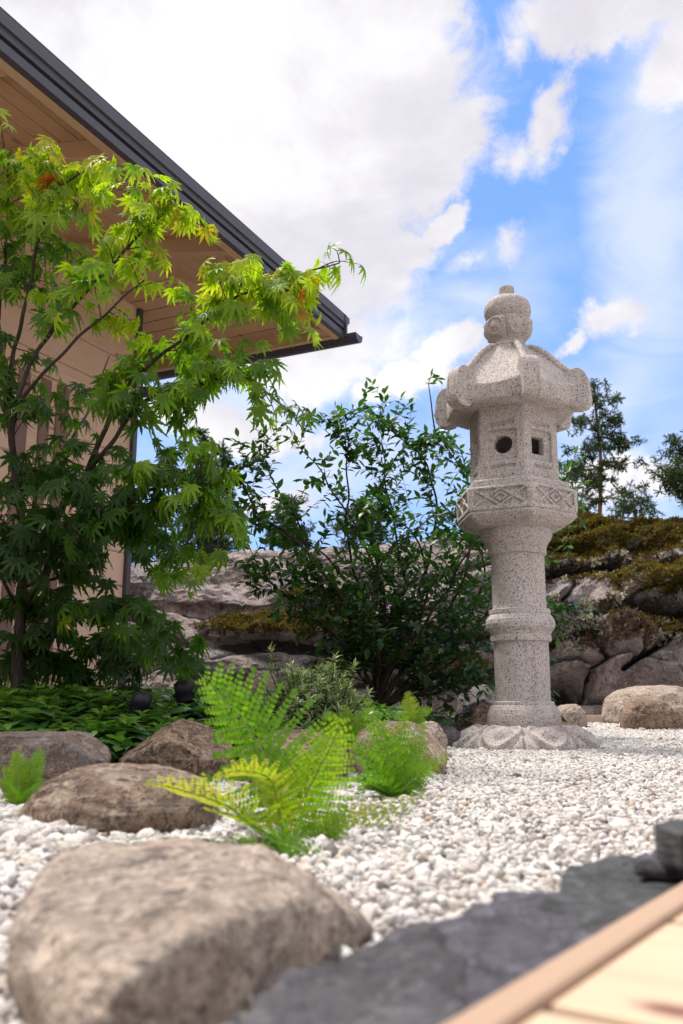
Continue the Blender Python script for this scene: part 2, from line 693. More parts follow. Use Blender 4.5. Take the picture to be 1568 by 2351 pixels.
# soil of the planting bed
m, g, b, o = new_mat('soil', 0.95, 0.1)
v = g.coord('Object')
n = g.noise(v, 45, 6, 0.7)
g.L.new(g.mix(g.ramp(n, .35, .7), (0.028, 0.018, 0.012), (0.10, 0.065, 0.045)), b.inputs['Base Color'])
g.L.new(g.bump(n, 1.0, 0.02), b.inputs['Normal'])


def soil_z(x, y):
    h = soil_h(x, y)
    P = np.stack([x * 14, y * 14, x * 0], -1)
    return h + 0.012 * fbm(P, 4)


me = grid_mesh('planting_soil', -6, 1.6, 1.1, 9.4, 260, 300, soil_z)
tag(obj('planting_soil', me, m), kind='structure')


def gz(x, y):
    return max(0.0, float(soil_h(np.array([x]), np.array([y]))[0]))

# pale paving strip far right behind the gravel
m = plain_mat('paving_stone', (0.52, 0.40, 0.30), 0.8, 0, .2, .2, 8)
mb = MB()
p = ground(1368, 1640)
mb.box((2.15, 7.6, 0.03), (1, 0, 0), (0, 1, 0), (0, 0, 1), 1.6, 0.35, 0.035)
tag(mb.build('paving', m, bevel=0.01), kind='structure')

# ================================================================== HOUSE (hip roof with a deep eave, wooden wall)
AZ = R(25.5)
AV = Vector((math.sin(AZ), math.cos(AZ), 0))        # along the long eave, away from the camera
NV = Vector((math.cos(AZ), -math.sin(AZ), 0))       # outward from the long wall
ZV = Vector((0, 0, 1))
TAN = 0.2
ZC = 2.8
C0 = Vector((0, 0, CH)) + raydir(782, 774) * ((ZC - CH) / raydir(782, 774).z)     # inner corner of the eave
WP = at(292, 1130, 6.2)
WC = Vector((WP.x, 6.2, 0))                          # wall corner
rel = C0 - WC
OVN, OVA = rel.dot(NV), rel.dot(AV)
house = empty('house', (WC.x, WC.y, 0))
tag(house, 'pale wooden house with a dark metal edged hip roof and deep boarded eave', 'house')


def hobj(mb, name, mat, **k):
    """mesh built in world coordinates, stored with local Y along the long wall"""
    M = Matrix((( NV.x, AV.x, 0, C0.x), (NV.y, AV.y, 0, C0.y), (0, 0, 1, ZC), (0, 0, 0, 1)))
    Mi = M.inverted()
    mb.V = [tuple(Mi @ Vector(v)) for v in mb.V]
    o = mb.build(name, mat, None, **k)
    o.matrix_world = M
    o.parent = house
    o.matrix_parent_inverse = Matrix.Translation(house.location).inverted()
    return o


def set_tone(o, vals_by_island=None, seed=1):
    """random 'tone' per connected piece (8 verts per box)"""
    n = len(o.data.vertices)
    a = o.data.attributes.get('tone') or o.data.attributes.new('tone', 'FLOAT', 'POINT')
    k = vals_by_island or 8
    r = np.random.RandomState(seed).rand(n // k + 1)
    a.data.foreach_set('value', np.repeat(r, k)[:n].astype(np.float32))


LL = 5.2       # modelled length of the long eave towards the camera
# soffit boards of the long slope, parallel to the eave; the hip cuts their far ends
up1 = (-NV + ZV * TAN).normalized()
nr1 = AV.cross(up1).normalized()
if nr1.z < 0:
    nr1 = -nr1
mb = MB()
bw = 0.125
k = 0
dd = 0.02
while dd < 2.6:
    far = dd * 1.0           # hip at 45 degrees in plan
    c = C0 - AV * (far + (LL - far) / 2) + up1 * (dd + bw / 2) * (1 / 1.0) + nr1 * 0.092
    mb.box(c, AV, up1, nr1, (LL - far) / 2, (bw - 0.011) / 2, 0.009)
    dd += bw
so = hobj(mb, 'soffit', SOFFIT_W)
set_tone(so)
# dark backing so the board joints read as grooves
mb = MB()
P0, P1 = C0, C0 - AV * LL
mb.prism([P0 + nr1 * 0.103, P1 + nr1 * 0.103, P1 + up1 * 2.65 + nr1 * 0.103, P0 - AV * 2.65 + up1 * 2.65 + nr1 * 0.103], nr1 * 0.012)
hobj(mb, 'soffit_backing', BATTEN_W)
# soffit of the short slope
up2 = (-AV + ZV * TAN).normalized()
nr2 = NV.cross(up2).normalized()
if nr2.z < 0:
    nr2 = -nr2
mb = MB()
dd = 0.02
LS = 5.0
while dd < 2.4:
    c = C0 - NV * (dd + (LS - dd) / 2) + up2 * (dd + bw / 2) + nr2 * 0.092
    mb.box(c, NV, up2, nr2, (LS - dd) / 2, (bw - 0.011) / 2, 0.009)
    dd += bw
so = hobj(mb, 'soffit', SOFFIT_W)
set_tone(so, seed=4)
mb = MB()
mb.prism([C0 + nr2 * 0.103, C0 - NV * LS + nr2 * 0.103, C0 - NV * LS + up2 * 2.5 + nr2 * 0.103, C0 - NV * 2.5 + up2 * 2.5 + nr2 * 0.103], nr2 * 0.012)
hobj(mb, 'soffit_backing', BATTEN_W)
# rafters under the long slope
for s in (1.43, 2.5, 3.2, 4.2):
    mb = MB()
    c = C0 - AV * s + up1 * 0.96 + nr1 * 0.034
    mb.box(c, up1, AV, nr1, 0.90, 0.036, 0.048)
    hobj(mb, 'rafter', BEAM_W, bevel=0.004)
# hip beam to the wall corner
hd = (-(NV + AV) + ZV * TAN).normalized()
sdv = hd.cross(ZV).normalized()
mb = MB()
mb.box(C0 + hd * 1.08 + ZV * 0.036, hd, sdv, hd.cross(sdv), 0.99, 0.045, 0.048)
hobj(mb, 'hip_beam', BEAM_W, bevel=0.004)
# light boards closing the eave
mb = MB()
mb.box(C0 - AV * LL / 2 - NV * 0.034 + ZV * 0.045, AV, NV, ZV, LL / 2, 0.021, 0.055)
hobj(mb, 'eave_board', BEAM_W)
mb = MB()
mb.box(C0 - NV * (LS / 2 + .04) - AV * 0.034 + ZV * 0.045, NV, AV, ZV, LS / 2 - 0.02, 0.021, 0.055)
hobj(mb, 'eave_board', BEAM_W)


def extrude_profile(prof, O, out, along, length):
    """prof: list of (outward, up)"""
    return [Vector(O) + out * a + ZV * b for a, b in prof], along * length


prof_low = [(-0.012, -0.004), (0.026, -0.004), (0.026, 0.044), (0.006, 0.044), (0.006, 0.06), (-0.012, 0.06)]
prof_mid = [(-0.01, 0.061), (0.034, 0.058), (0.036, 0.090), (0.050, 0.094), (0.050, 0.099), (-0.01, 0.099)]
prof_top = [(-0.01, 0.100), (0.042, 0.100), (0.044, 0.152), (0.036, 0.158), (-0.03, 0.164), (-0.03, 0.12)]
for nm, pr in (('fascia', prof_low), ('fascia', prof_mid), ('verge_flashing', prof_top)):
    mb = MB()
    poly, ext = extrude_profile(pr, C0 + AV * 0.03, NV, -AV, LL)
    mb.prism(poly, ext)
    hobj(mb, nm, METAL, bevel=0.002)
# metal roof sheets
mb = MB()
e1 = C0 + ZV * 0.135 + NV * 0.03 + AV * 0.03
mb.prism([e1, e1 - AV * LL, e1 - AV * LL + up1 * 3, e1 - AV * 3 + up1 * 3], nr1 * 0.04)
mb.prism([e1, e1 - NV * LS, e1 - NV * LS + up2 * 3, e1 - NV * 3 + up2 * 3], nr2 * 0.04)
hobj(mb, 'roof', METAL)
# gutter along the short eave: a half round trough
mb = MB()
th = np.linspace(math.pi, 2 * math.pi, 13)
gr = 0.062
O = C0 + NV * 0.11 + AV * 0.080 + ZV * 0.028
outer = [O + AV * (gr * math.cos(t)) + ZV * (gr * math.sin(t)) for t in th]
inner = [O + AV * ((gr - 0.004) * math.cos(t)) + ZV * ((gr - 0.004) * math.sin(t) + 0.001) for t in th[::-1]]
mb.prism(outer + inner, -NV * (LS + 0.1))
for q in (0.0, 0.003):
    mb.prism(outer, NV * -0.006 if q else NV * 0.004)
mb.box(O + AV * gr + ZV * 0.004 - NV * (LS / 2 + .05), NV, AV, ZV, LS / 2 + 0.05, 0.008, 0.007)
gut = hobj(mb, 'gutter', METAL)
# drip edge over the gutter
mb = MB()
poly, ext = extrude_profile([(-0.01, 0.0), (0.012, 0.0), (0.014, 0.11), (0.05, 0.115), (0.05, 0.155), (-0.02, 0.162), (-0.02, 0.12), (-0.01, 0.11)], C0 + NV * 0.05, AV, -NV, LS)
mb.prism(poly, ext)
hobj(mb, 'fascia', METAL)
# wall boards: stacked planks with fine V joints
WH = ZC + TAN * OVN - 0.02
LW = 6.0
mb = MB()
z = 0.02
bh = 0.232
while z < WH + 0.1:
    h = min(bh, WH + 0.1 - z)
    poly = [WC + ZV * (z + 0.004) - NV * 0.06, WC + ZV * (z + 0.004) - NV * 0.007, WC + ZV * (z + 0.013), WC + ZV * (z + h - 0.009), WC + ZV * (z + h) - NV * 0.007, WC + ZV * (z + h) - NV * 0.06]
    mb.prism(poly, -AV * LW)
    z += bh
wl = hobj(mb, 'wall', WALL_W)
set_tone(wl, 12)
# end wall, turned away from the camera
mb = MB()
z = 0.02
while z < WH + 0.1:
    h = min(bh, WH + 0.1 - z)
    A = WC - NV * 0.061
    poly = [A + ZV * (z + 0.004) - AV * 0.06, A + ZV * (z + 0.004) - AV * 0.007, A + ZV * (z + 0.013), A + ZV * (z + h - 0.009), A + ZV * (z + h) - AV * 0.007, A + ZV * (z + h) - AV * 0.06]
    mb.prism(poly, -NV * 4)
    z += bh
wl = hobj(mb, 'wall', WALL_W)
set_tone(wl, 12, 5)
# slatted window screen: dark recess panels with upright boards
for (xa, xb) in ((24, 50), (78, 101), (117, 144)):
    # positions on the wall plane from where the panel meets it
    def on_wall(px, py):
        d = raydir(px, py)
        t = (WC - Vector((0, 0, CH))).dot(NV) / d.dot(NV)
        return Vector((0, 0, CH)) + d * t
    pa, pb = on_wall(xa, 1100), on_wall(xb, 1100)
    z1 = on_wall(110, 872).z
    z0 = 0.36
    mb = MB()
    c = (pa + pb) / 2
    wdt = (pb - pa).length / 2
    mb.box(Vector((c.x, c.y, (z0 + z1) / 2)) + NV * 0.004, AV, NV, ZV, wdt, 0.008, (z1 - z0) / 2)
    hobj(mb, 'window_slat', BATTEN_W, bevel=0.002)
z1 = on_wall(110, 868).z
pa, pb = on_wall(-120, 1100), on_wall(172, 1100)
mb = MB()
c = (pa + pb) / 2
wdt = (pb - pa).length / 2
for zz_, hh in ((z1 + 0.035, 0.03), (0.33, 0.025)):
    mb.box(Vector((c.x, c.y, zz_)) + NV * 0.008, AV, NV, ZV, wdt + 0.03, 0.014, hh)
mb.box(Vector((pb.x, pb.y, (z1 + .36) / 2)) + NV * 0.008, AV, NV, ZV, 0.03, 0.014, (z1 - .36) / 2 - 0.001)
hobj(mb, 'window_frame', WALL_W, bevel=0.003)
# dark corner trim and the down pipe
mb = MB()
mb.box(WC + ZV * (WH / 2 + 0.0) + NV * 0.012 + AV * 0.022, NV, AV, ZV, 0.02, 0.022, WH / 2)
hobj(mb, 'corner_trim', METAL, bevel=0.003)
mb = MB()
ge = C0 - NV * 1.12 + AV * 0.085
gp = [ge + ZV * 0.0, ge - ZV * 0.09, ge - ZV * 0.16 - AV * 0.02, ge - ZV * 0.25 - AV * 0.12 - NV * 0.06, ge - ZV * 0.33 - AV * 0.36 - NV * 0.14]
wpipe = WC - NV * 0.25 + AV * 0.06
gp += [Vector((wpipe.x, wpipe.y, ZC - 0.36)) + AV * 0.04, Vector((wpipe.x, wpipe.y, ZC - 0.46)), Vector((wpipe.x, wpipe.y, ZC - 0.7)), Vector((wpipe.x, wpipe.y, 0.2))]
mb.tube(bezier(gp, 60), 0.042, 14)
hobj(mb, 'downpipe', METAL, smooth=True)

# ================================================================== STONE LANTERN
YL = 3.34
LX = 0.662


def zz(py):
    d = raydir(CX, py)
    return CH + YL * d.z / d.y


def tt(py):
    return YL / raydir(CX, py).y


def rr(px, py):
    return px / FPX * tt(py)


lantern = empty('stone_lantern', (LX, YL, 0))
tag(lantern, 'tall speckled granite garden lantern with hexagonal roof, standing in white gravel', 'stone lantern')
PSI0 = math.atan2(-YL, -LX)          # direction towards the camera
HEX0 = PSI0 + R(15)                  # one hexagon corner


def hexr(psi, rnd=0.965):
    """radius factor of a hexagon of circumradius 1"""
    t = (psi - HEX0) % (math.pi / 3) - math.pi / 6
    r = math.cos(math.pi / 6) / np.cos(t)
    return np.minimum(r, rnd + (1 - rnd) * 0.0 + 0 * r)


def loft(rings, nseg=96, hexblend=None, fn=None):
    """rings: list of (r, z, blend) blend 0 = round, 1 = hexagon"""
    psi = np.linspace(0, 2 * np.pi, nseg, endpoint=False)
    hx = hexr(psi, 0.985)
    V = []
    for (r, z, bl) in rings:
        rad = r * (1 - bl + bl * hx)
        V.append(np.stack([rad * np.cos(psi), rad * np.sin(psi), np.full(nseg, z)], -1))
    V = np.vstack(V)
    n = len(rings)
    i = np.arange(n - 1)[:, None] * nseg
    j = np.arange(nseg)[None, :]
    k = (j + 1) % nseg
    F = [tuple(f) for f in np.stack([i + j, i + k, i + nseg + k, i + nseg + j], -1).reshape(-1, 4)]
    F.append(tuple(range(nseg - 1, -1, -1)))
    F.append(tuple(range((n - 1) * nseg, n * nseg)))
    return V, F


def stone_part(mb, name, voxel=0.0032, noise=0.0012, cutters=(), adds=(), smooth_it=4, late=()):
    me = mesh_from(name, mb.V, mb.F)
    o = obj(name, me, GRANITE, lantern)
    tmp = []
    for cm in cutters:
        co = obj('cut', mesh_from('cut', cm.V, cm.F, smooth=False), None)
        tmp.append(co)
        md = o.modifiers.new('c', 'BOOLEAN')
        md.operation = 'DIFFERENCE'
        md.solver = 'EXACT'
        md.object = co
        co.parent = lantern
    if cutters:
        bpy.context.view_layer.update()
        bake(o)
    for co in tmp:
        bpy.data.objects.remove(co)
    if adds:
        V = [tuple(v.co) for v in o.data.vertices]
        F = [tuple(p.vertices) for p in o.data.polygons]
        m2 = MB()
        m2.add(V, F)
        for am in adds:
            m2.add(am.V, am.F)
        old = o.data
        o.data = mesh_from(name, m2.V, m2.F)
        bpy.data.meshes.remove(old)
    if voxel:
        rm = o.modifiers.new('r', 'REMESH')
        rm.mode = 'VOXEL'
        rm.voxel_size = voxel
        rm.use_smooth_shade = True
    sm = o.modifiers.new('s', 'SMOOTH')
    sm.factor = 0.5 if smooth_it else 0.0
    sm.iterations = max(1, smooth_it)
    bake(o)
    if late:
        lm = MB()
        for am in late:
            lm.add(am.V, am.F)
        co_ = obj('cut', mesh_from('cut', lm.V, lm.F, smooth=False), None, lantern)
        md = o.modifiers.new('c', 'BOOLEAN')
        md.operation = 'DIFFERENCE'
        md.solver = 'EXACT'
        md.object = co_
        bpy.context.view_layer.update()
        bake(o)
        bpy.data.objects.remove(co_)
    me = o.data
    n = len(me.vertices)
    co = np.empty(n * 3, np.float32)
    me.vertices.foreach_get('co', co)
    co = co.reshape(-1, 3)
    no = np.empty(n * 3, np.float32)
    me.vertices.foreach_get('normal', no)
    no = no.reshape(-1, 3)
    d = pnoise(co * 45) * noise + pnoise(co * 150 + 3) * noise * 0.6 + pnoise(co * 12 + 9) * noise * 1.3
    co = co + no * d[:, None]
    me.vertices.foreach_set('co', co.ravel().astype(np.float32))
    me.update()
    me.materials.clear()
    me.materials.append(GRANITE)
    me.polygons.foreach_set('use_smooth', np.ones(len(me.polygons), bool))
    return o


def lathe(prof, nseg=96):
    q = []
    for (r0, y0), (r1, y1) in zip(prof[:-1], prof[1:]):
        k = max(1, int(math.hypot(r1 - r0, y1 - y0) / 1.6))
        e = min(.25, .35 / max(math.hypot(r1 - r0, y1 - y0), .1))
        for t in [0.0, e] + [j / k for j in range(1, k)] + [1 - e]:
            q.append((r0 + (r1 - r0) * t, y0 + (y1 - y0) * t))
    q.append(prof[-1])
    return loft([(rr(r, y), zz(y), 0.0) for r, y in q], nseg)


# --- lotus foot: dome with eight carved petals
def lotus_foot():
    zt = zz(1668) + 0.0
    Ro = 0.264
    nr, npz = 110, 420
    u = np.linspace(0, 1, nr)
    psi = np.linspace(0, 2 * np.pi, npz, endpoint=False)
    U, P = np.meshgrid(u, psi, indexing='ij')
    # petal coordinate
    pa = (P - PSI0 + math.pi / 8 * 0) % (math.pi / 4) - math.pi / 8
    pa = -(np.abs(pa)) + math.pi / 8 * 1.0      # 0 at petal centre offset
    q = ((P - PSI0 - math.pi / 8) + math.pi / 8) % (math.pi / 4) - math.pi / 8   # centre of petals at +-22.5
    r = 0.05 + (Ro - 0.05) * U
    # dome
    fl = 0.135
    s = np.clip((r - fl) / (Ro - fl), 0, 1)
    z = zt * np.sqrt(np.clip(1 - s ** 2.3, 0, 1)) ** 1.1
    lat = q * r                                   # metres sideways from petal centre
    # petal outline: ellipse-like, pointing outwards and down
    pr = (r - 0.203) / 0.058
    pl = lat / (0.070 + 0.10 * (r - 0.203))
    e = np.sqrt(pr ** 2 * np.where(pr > 0, 0.85, 1.0) + pl ** 2)
    rim = np.exp(-((e - 0.93) / 0.08) ** 2) - 0.5 * np.exp(-((e - 1.12) / 0.07) ** 2)
    boss = np.exp(-((e / 0.40) ** 3))
    pit = np.exp(-((e - 0.62) / 0.16) ** 2)
    groove = np.exp(-(np.abs(np.abs(q) - math.pi / 8) * r / 0.006) ** 2) * sstep(r, 0.14, 0.2)
    disp = 0.0120 * rim + 0.0155 * boss - 0.008 * pit - 0.014 * groove
    disp = disp * sstep(r, 0.135, 0.175)
    ro = r + disp * sstep(r, 0.2, 0.27) * 0.8 - 0.012 * (np.abs(q) / (math.pi / 8)) ** 3 * s
    z = z + disp * (1 - 0.5 * s)
    z = np.where(U >= 0.999, -0.03, z)
    V = np.stack([ro * np.cos(P), ro * np.sin(P), z], -1).reshape(-1, 3)
    i = np.arange(nr - 1)[:, None] * npz
    j = np.arange(npz)[None, :]
    k = (j + 1) % npz
    F = [tuple(f) for f in np.stack([i + j, i + npz + j, i + npz + k, i + k], -1).reshape(-1, 4)]
    F.append(tuple(range(0, npz)))
    F.append(tuple(range((nr - 1) * npz + npz - 1, (nr - 1) * npz - 1, -1)))
    mb = MB()
    mb.add(V, F)
    return stone_part(mb, 'lotus_base', 0, 0.0010, smooth_it=0)


lotus_foot()
# --- shaft
mb = MB()
mb.add(*lathe([(80, 1670), (84, 1668), (84.5, 1655), (83, 1642), (79, 1630), (73, 1621), (70, 1619), (69.5, 1613), (68.5, 1611), (62.5, 1609.5), (62.3, 1600), (62.3, 1540), (62, 1480), (62.5, 1475.5),
               (68.5, 1474), (69.5, 1472), (69.5, 1464), (67.5, 1459), (71, 1451), (77, 1443), (78.5, 1434), (77, 1425), (72, 1417), (68.5, 1413), (69.5, 1410), (69.5, 1403), (68, 1401), (61.5, 1399.5), (60.5, 1390),
               (60, 1330), (60, 1284), (60.5, 1278), (64.5, 1276), (65.5, 1274), (65.5, 1265), (66.5, 1259), (71, 1250), (77, 1242), (80, 1234), (81, 1224), (80.5, 1213), (76, 1207)], 200))
stone_part(mb, 'shaft', 0, 0.0008, smooth_it=0)
# --- hexagonal platform
def H(r, y, bl=1.0):
    return (rr(r, y), zz(y), bl)


mb = MB()
mb.add(*loft([H(60, 1222, .3), H(88, 1221, .5), H(110, 1217, .9), H(126, 1211, 1), H(137, 1203, 1), H(141, 1198, 1), H(142, 1195, 1), H(138.5, 1193.5, 1), H(138.5, 1191.5, 1),
              H(142.5, 1190, 1), H(143, 1186, 1), H(143, 1142, 1), H(140.5, 1138.5, 1), H(128, 1137.5, 1), H(126.5, 1123, 1), H(123, 1119.5, 1), H(60, 1118, 1)], 240))
cut, add = [], []
for k in range(6):
    fa = HEX0 + math.pi / 6 + k * math.pi / 3
    n_ = Vector((math.cos(fa), math.sin(fa), 0))
    t_ = Vector((-math.sin(fa), math.cos(fa), 0))
    ap = rr(143, 1150) * math.cos(math.pi / 6)
    zc_ = (zz(1182) + zz(1145)) / 2
    hw, hh = 0.098, (zz(1145) - zz(1182)) / 2
    c = MB()
    c.box(n_ * (ap + 0.01) + ZV * zc_, t_, n_, ZV, hw, 0.0195, hh)
    cut.append(c)
    a = MB()
    dep = ap - 0.0060
    def bar(x0, z0, x1, z1, w=0.0036):
        d = t_ * (x1 - x0) + ZV * (z1 - z0)
        L = d.length
        d.normalize()
        a.box(n_ * dep + t_ * ((x0 + x1) / 2) + ZV * (zc_ + (z0 + z1) / 2), d, n_, d.cross(n_), L / 2 + 0.001, 0.005, w)
    for s in (-1, 1):
        bar(s * hw, -hh, 0, hh)
        bar(s * hw, hh, 0, -hh)
        bar(0, s * hh * 0.5, hw * .24, 0, .0028)
        bar(0, s * hh * 0.5, -hw * .24, 0, .0028)
    add.append(a)
stone_part(mb, 'platform', 0.0021, 0.0006, cut, add, 1)
# --- fire box
mb = MB()
ZB0, ZB1 = zz(1119), zz(951)
RB = rr(104.5, 1040)
RBO = RB
RB *= 0.985
mb.add(*loft([(RB * 1.0, ZB0, 1), (RB * 1.0, ZB1, 1)], 240))
cut = []
c = MB()
c.add(*loft([(RB * 0.74, ZB0 + 0.03, 1), (RB * 0.74, ZB1 - 0.02, 1)], 96))
cut.append(c)
zh = zz(1043)
for k in range(6):
    fa = HEX0 + math.pi / 6 + k * math.pi / 3
    n_ = Vector((math.cos(fa), math.sin(fa), 0))
    t_ = Vector((-math.sin(fa), math.cos(fa), 0))
    ap = RB * math.cos(math.pi / 6)
    def cbox(x, z, hx, hz, depth):
        c = MB()
        c.box(n_ * (ap + 0.02 - depth / 2 + 0.0) + t_ * x + ZV * z, t_, n_, ZV, hx, 0.02 + depth / 2, hz)
        cut.append(c)
    kind = k % 3
    # k = 5 is the front-left face (circle), k = 0 the right one (square), k = 4 the left one (tall panel)
    if k in (5, 2):
        cbox(0, zh, 0.053, 0.058, 0.013)
        c = MB()
        pts = [n_ * (ap - 0.08), n_ * (ap + 0.05)]
        c.tube([p + ZV * (zh + .004) for p in pts], 0.034, 40)
        cut.append(c)
        cbox(0, zh + 0.083, 0.047, 0.007, 0.009)
        cbox(0, zh - 0.083, 0.047, 0.007, 0.009)
    elif k in (0, 3):
        cbox(0.0, zh - 0.0, 0.052, 0.058, 0.013)
        cbox(-0.008, zh + 0.0, 0.031, 0.033, 0.12)
        cbox(0, zh + 0.083, 0.047, 0.007, 0.009)
        cbox(0, zh - 0.083, 0.047, 0.006, 0.009)
    else:
        cbox(0, zh + 0.004, 0.050, 0.06, 0.008)
        cbox(0, zh + 0.004, 0.034, 0.046, 0.014)
        cbox(0, zh - 0.088, 0.036, 0.007, 0.006)
        cbox(0, zh + 0.088, 0.036, 0.006, 0.004)
stone_part(mb, 'fire_box', 0.0026, 0.0008, cut, (), 1)


# --- roof
GROOVES = []


def roof_part():
    nseg, nr = 360, 60
    psi = np.linspace(0, 2 * np.pi, nseg, endpoint=False)
    t = (psi - HEX0) % (math.pi / 3)
    t = np.minimum(t, math.pi / 3 - t)              # 0 at a corner, 30 deg mid face
    k = np.exp(-(t / R(4.5)) ** 2)                   # ridge weight
    kk = 1 - sstep(t, R(0), R(30))
    ridge_r = np.array([41, 60, 83, 105, 125, 140, 153, 162.])
    ridge_z = np.array([804, 811, 827, 850, 870, 882, 890, 900.])
    face_r = np.array([41, 50, 62, 80, 100, 120, 138, 150.])
    face_z = np.array([803, 818, 838, 861, 881, 898, 911, 921.])
    u = np.linspace(0, 7, nr)
    rrz = np.interp(u, np.arange(8), ridge_r)
    rz = np.interp(u, np.arange(8), ridge_z)
    fr = np.interp(u, np.arange(8), face_r)
    fz = np.interp(u, np.arange(8), face_z)
    V = []
    for i in range(nr):
        w = i / (nr - 1)
        hexf = 0.866 / np.cos(math.pi / 6 - t)       # 1 at corner, .866 mid
        # radius: round near the neck, hexagonal at the eave
        rad = (1 - sstep(w, 0, .45)) * (rrz[i] * 0.5 + fr[i] * 0.5) + sstep(w, 0, .45) * (rrz[i] * hexf * (1 - 0.012 * np.sin(np.pi * np.clip(t / R(30), 0, 1)) ** 2))
        ypx = fz[i] * (1 - k) + rz[i] * k
        ypx = ypx - (kk - k).clip(0) * 7 * w         # eave line lifts to the corners
        r_m = rad / FPX * 3.5
        z_m = CH + YL * np.array([raydir(CX, y).z / raydir(CX, y).y for y in ypx])
        V.append(np.stack([r_m * np.cos(psi), r_m * np.sin(psi), z_m], -1))
    last_r = np.linalg.norm(V[-1][:, :2], axis=1)
    # eave edge down and under
    for (dr, y, lift) in ((0.001, 923.5, 1), (0.002, 930, .9), (0.002, 940, .8), (0.0, 950, .5), (-0.003, 954, .3), (-0.014, 957, .2), (-0.06, 958, .1), (-0.10, 957, 0), (-0.16, 956, 0)):
        r_m = last_r + dr
        z_m = zz(y) + 0.010 * kk * lift
        V.append(np.stack([r_m * np.cos(psi), r_m * np.sin(psi), np.full(nseg, 0) + z_m], -1))
    n = len(V)
    V = np.vstack(V)
    i = np.arange(n - 1)[:, None] * nseg
    j = np.arange(nseg)[None, :]
    k2 = (j + 1) % nseg
    F = [tuple(f) for f in np.stack([i + j, i + nseg + j, i + nseg + k2, i + k2], -1).reshape(-1, 4)]
    F.append(tuple(range(0, nseg)))
    F.append(tuple(range((n - 1) * nseg + nseg - 1, (n - 1) * nseg - 1, -1)))
    mb = MB()
    mb.add(V, F)
    adds = []
    sc = 3.5 / FPX
    for q in range(6):
        fa = HEX0 + q * math.pi / 3
        n_ = Vector((math.cos(fa), math.sin(fa), 0))
        t_ = Vector((-math.sin(fa), math.cos(fa), 0))
        a = MB()
        # upturned scroll at the corner: side profile (radius px, y px)
        pr = [(122, 890), (131, 882), (137, 874), (143, 876), (152, 873), (161, 875), (170, 883), (175, 893), (177, 906), (179, 922), (180, 938), (178, 952), (170, 961), (155, 964), (140, 962), (130, 945)]
        for (hw, sh, sz) in ((0.0300, 0, 0),):
            poly = [n_ * (max(r * sc - sh, 0)) + ZV * (zz(y + (sz if y < 915 else 0))) - t_ * hw for r, y in pr]
            a.prism(poly, t_ * (2 * hw))
        # raised ridge running up the roof to the neck
        rp = [n_ * (r * sc) + ZV * (zz(y - 1)) for r, y in ((44, 805), (62, 811), (83, 826), (105, 849), (125, 869), (136, 879))]
        rp = bezier(rp, 14)
        a.tube([Vector(p) for p in rp], np.linspace(0.011, 0.016, 14), 10)
        adds.append(a)
    cuts = []
    for q in range(6):
        fa = HEX0 + q * math.pi / 3
        n_ = Vector((math.cos(fa), math.sin(fa), 0))
        t_ = Vector((-math.sin(fa), math.cos(fa), 0))
        for s in (-1, 1):
            a = MB()
            gp_ = [n_ * (r * sc + 0.001) + ZV * zz(y) + t_ * (s * 0.0175) for r, y in ((150, 872), (161, 874), (171, 883), (176, 893), (178, 908), (180, 924), (181, 940))]
            a.tube([Vector(p) for p in bezier(gp_, 20)], 0.0042, 8)
            GROOVES.append(a)
    return stone_part(mb, 'lantern_roof', 0.0025, 0.0009, (), adds, 1, late=GROOVES)


roof_part()


# --- finial: neck, lotus cup, onion bulb and stub
def finial():
    nseg, prof = 200, []
    P = [(41, 806), (42, 801), (40, 797), (36, 792), (35, 788), (40, 783), (47, 776), (51.5, 767), (53, 757), (53.5, 748), (51.5, 742), (46.5, 739.5), (45.5, 737), (49.5, 731), (53, 723), (53.5, 714),
         (51.5, 705), (47, 697.5), (39, 690.5), (29, 687), (19.5, 685.5), (17.2, 684.5), (17, 680), (17, 672), (17, 664), (16, 662), (10, 661.5)]
    P = bezier([(r, y, 0) for r, y in P], 150)[:, :2]
    psi = np.linspace(0, 2 * np.pi, nseg, endpoint=False)
    q = (psi - PSI0 + R(6)) % (math.pi / 3) - math.pi / 6
    V = []
    for r, y in P:
        rad = rr(r, y) * np.ones(nseg)
        z0 = zz(y)
        py = (y - 762) / 20.0                       # petal vertical coordinate
        pl = q * rr(53, 760) / 0.040
        e = np.sqrt((py * 0.95) ** 2 + pl ** 2)
        inb = 1 if 736 < y < 787 else 0
        rim = np.exp(-((e - 0.88) / 0.14) ** 2)
        boss = np.exp(-(e / 0.42) ** 3)
        gv = np.exp(-((np.abs(q) - math.pi / 6) * 0.09 / 0.005) ** 2)
        w = sstep(y, 737, 742) * (1 - sstep(y, 780, 788))
        rad = rad + w * (0.0050 * rim + 0.0055 * boss - 0.009 * gv)
        V.append(np.stack([rad * np.cos(psi), rad * np.sin(psi), np.full(nseg, z0)], -1))
    n = len(V)
    V = np.vstack(V)
    i = np.arange(n - 1)[:, None] * nseg
    j = np.arange(nseg)[None, :]
    k = (j + 1) % nseg
    F = [tuple(f) for f in np.stack([i + j, i + k, i + nseg + k, i + nseg + j], -1).reshape(-1, 4)]
    F.append(tuple(range(nseg - 1, -1, -1)))
    F.append(tuple(range((n - 1) * nseg, n * nseg)))
    mb = MB()
    mb.add(V, F)
    stone_part(mb, 'finial', 0, 0.0008, smooth_it=0)


finial()

# ================================================================== BOULDERS
def ico(sub):
    import bmesh
    bm = bmesh.new()
    bmesh.ops.create_icosphere(bm, subdivisions=sub, radius=1.0)
    V = np.array([v.co for v in bm.verts])
    F = np.array([[v.index for v in f.verts] for f in bm.faces])
    bm.free()
    return V, F


ICO6 = ico(6)
ICO5 = ico(5)


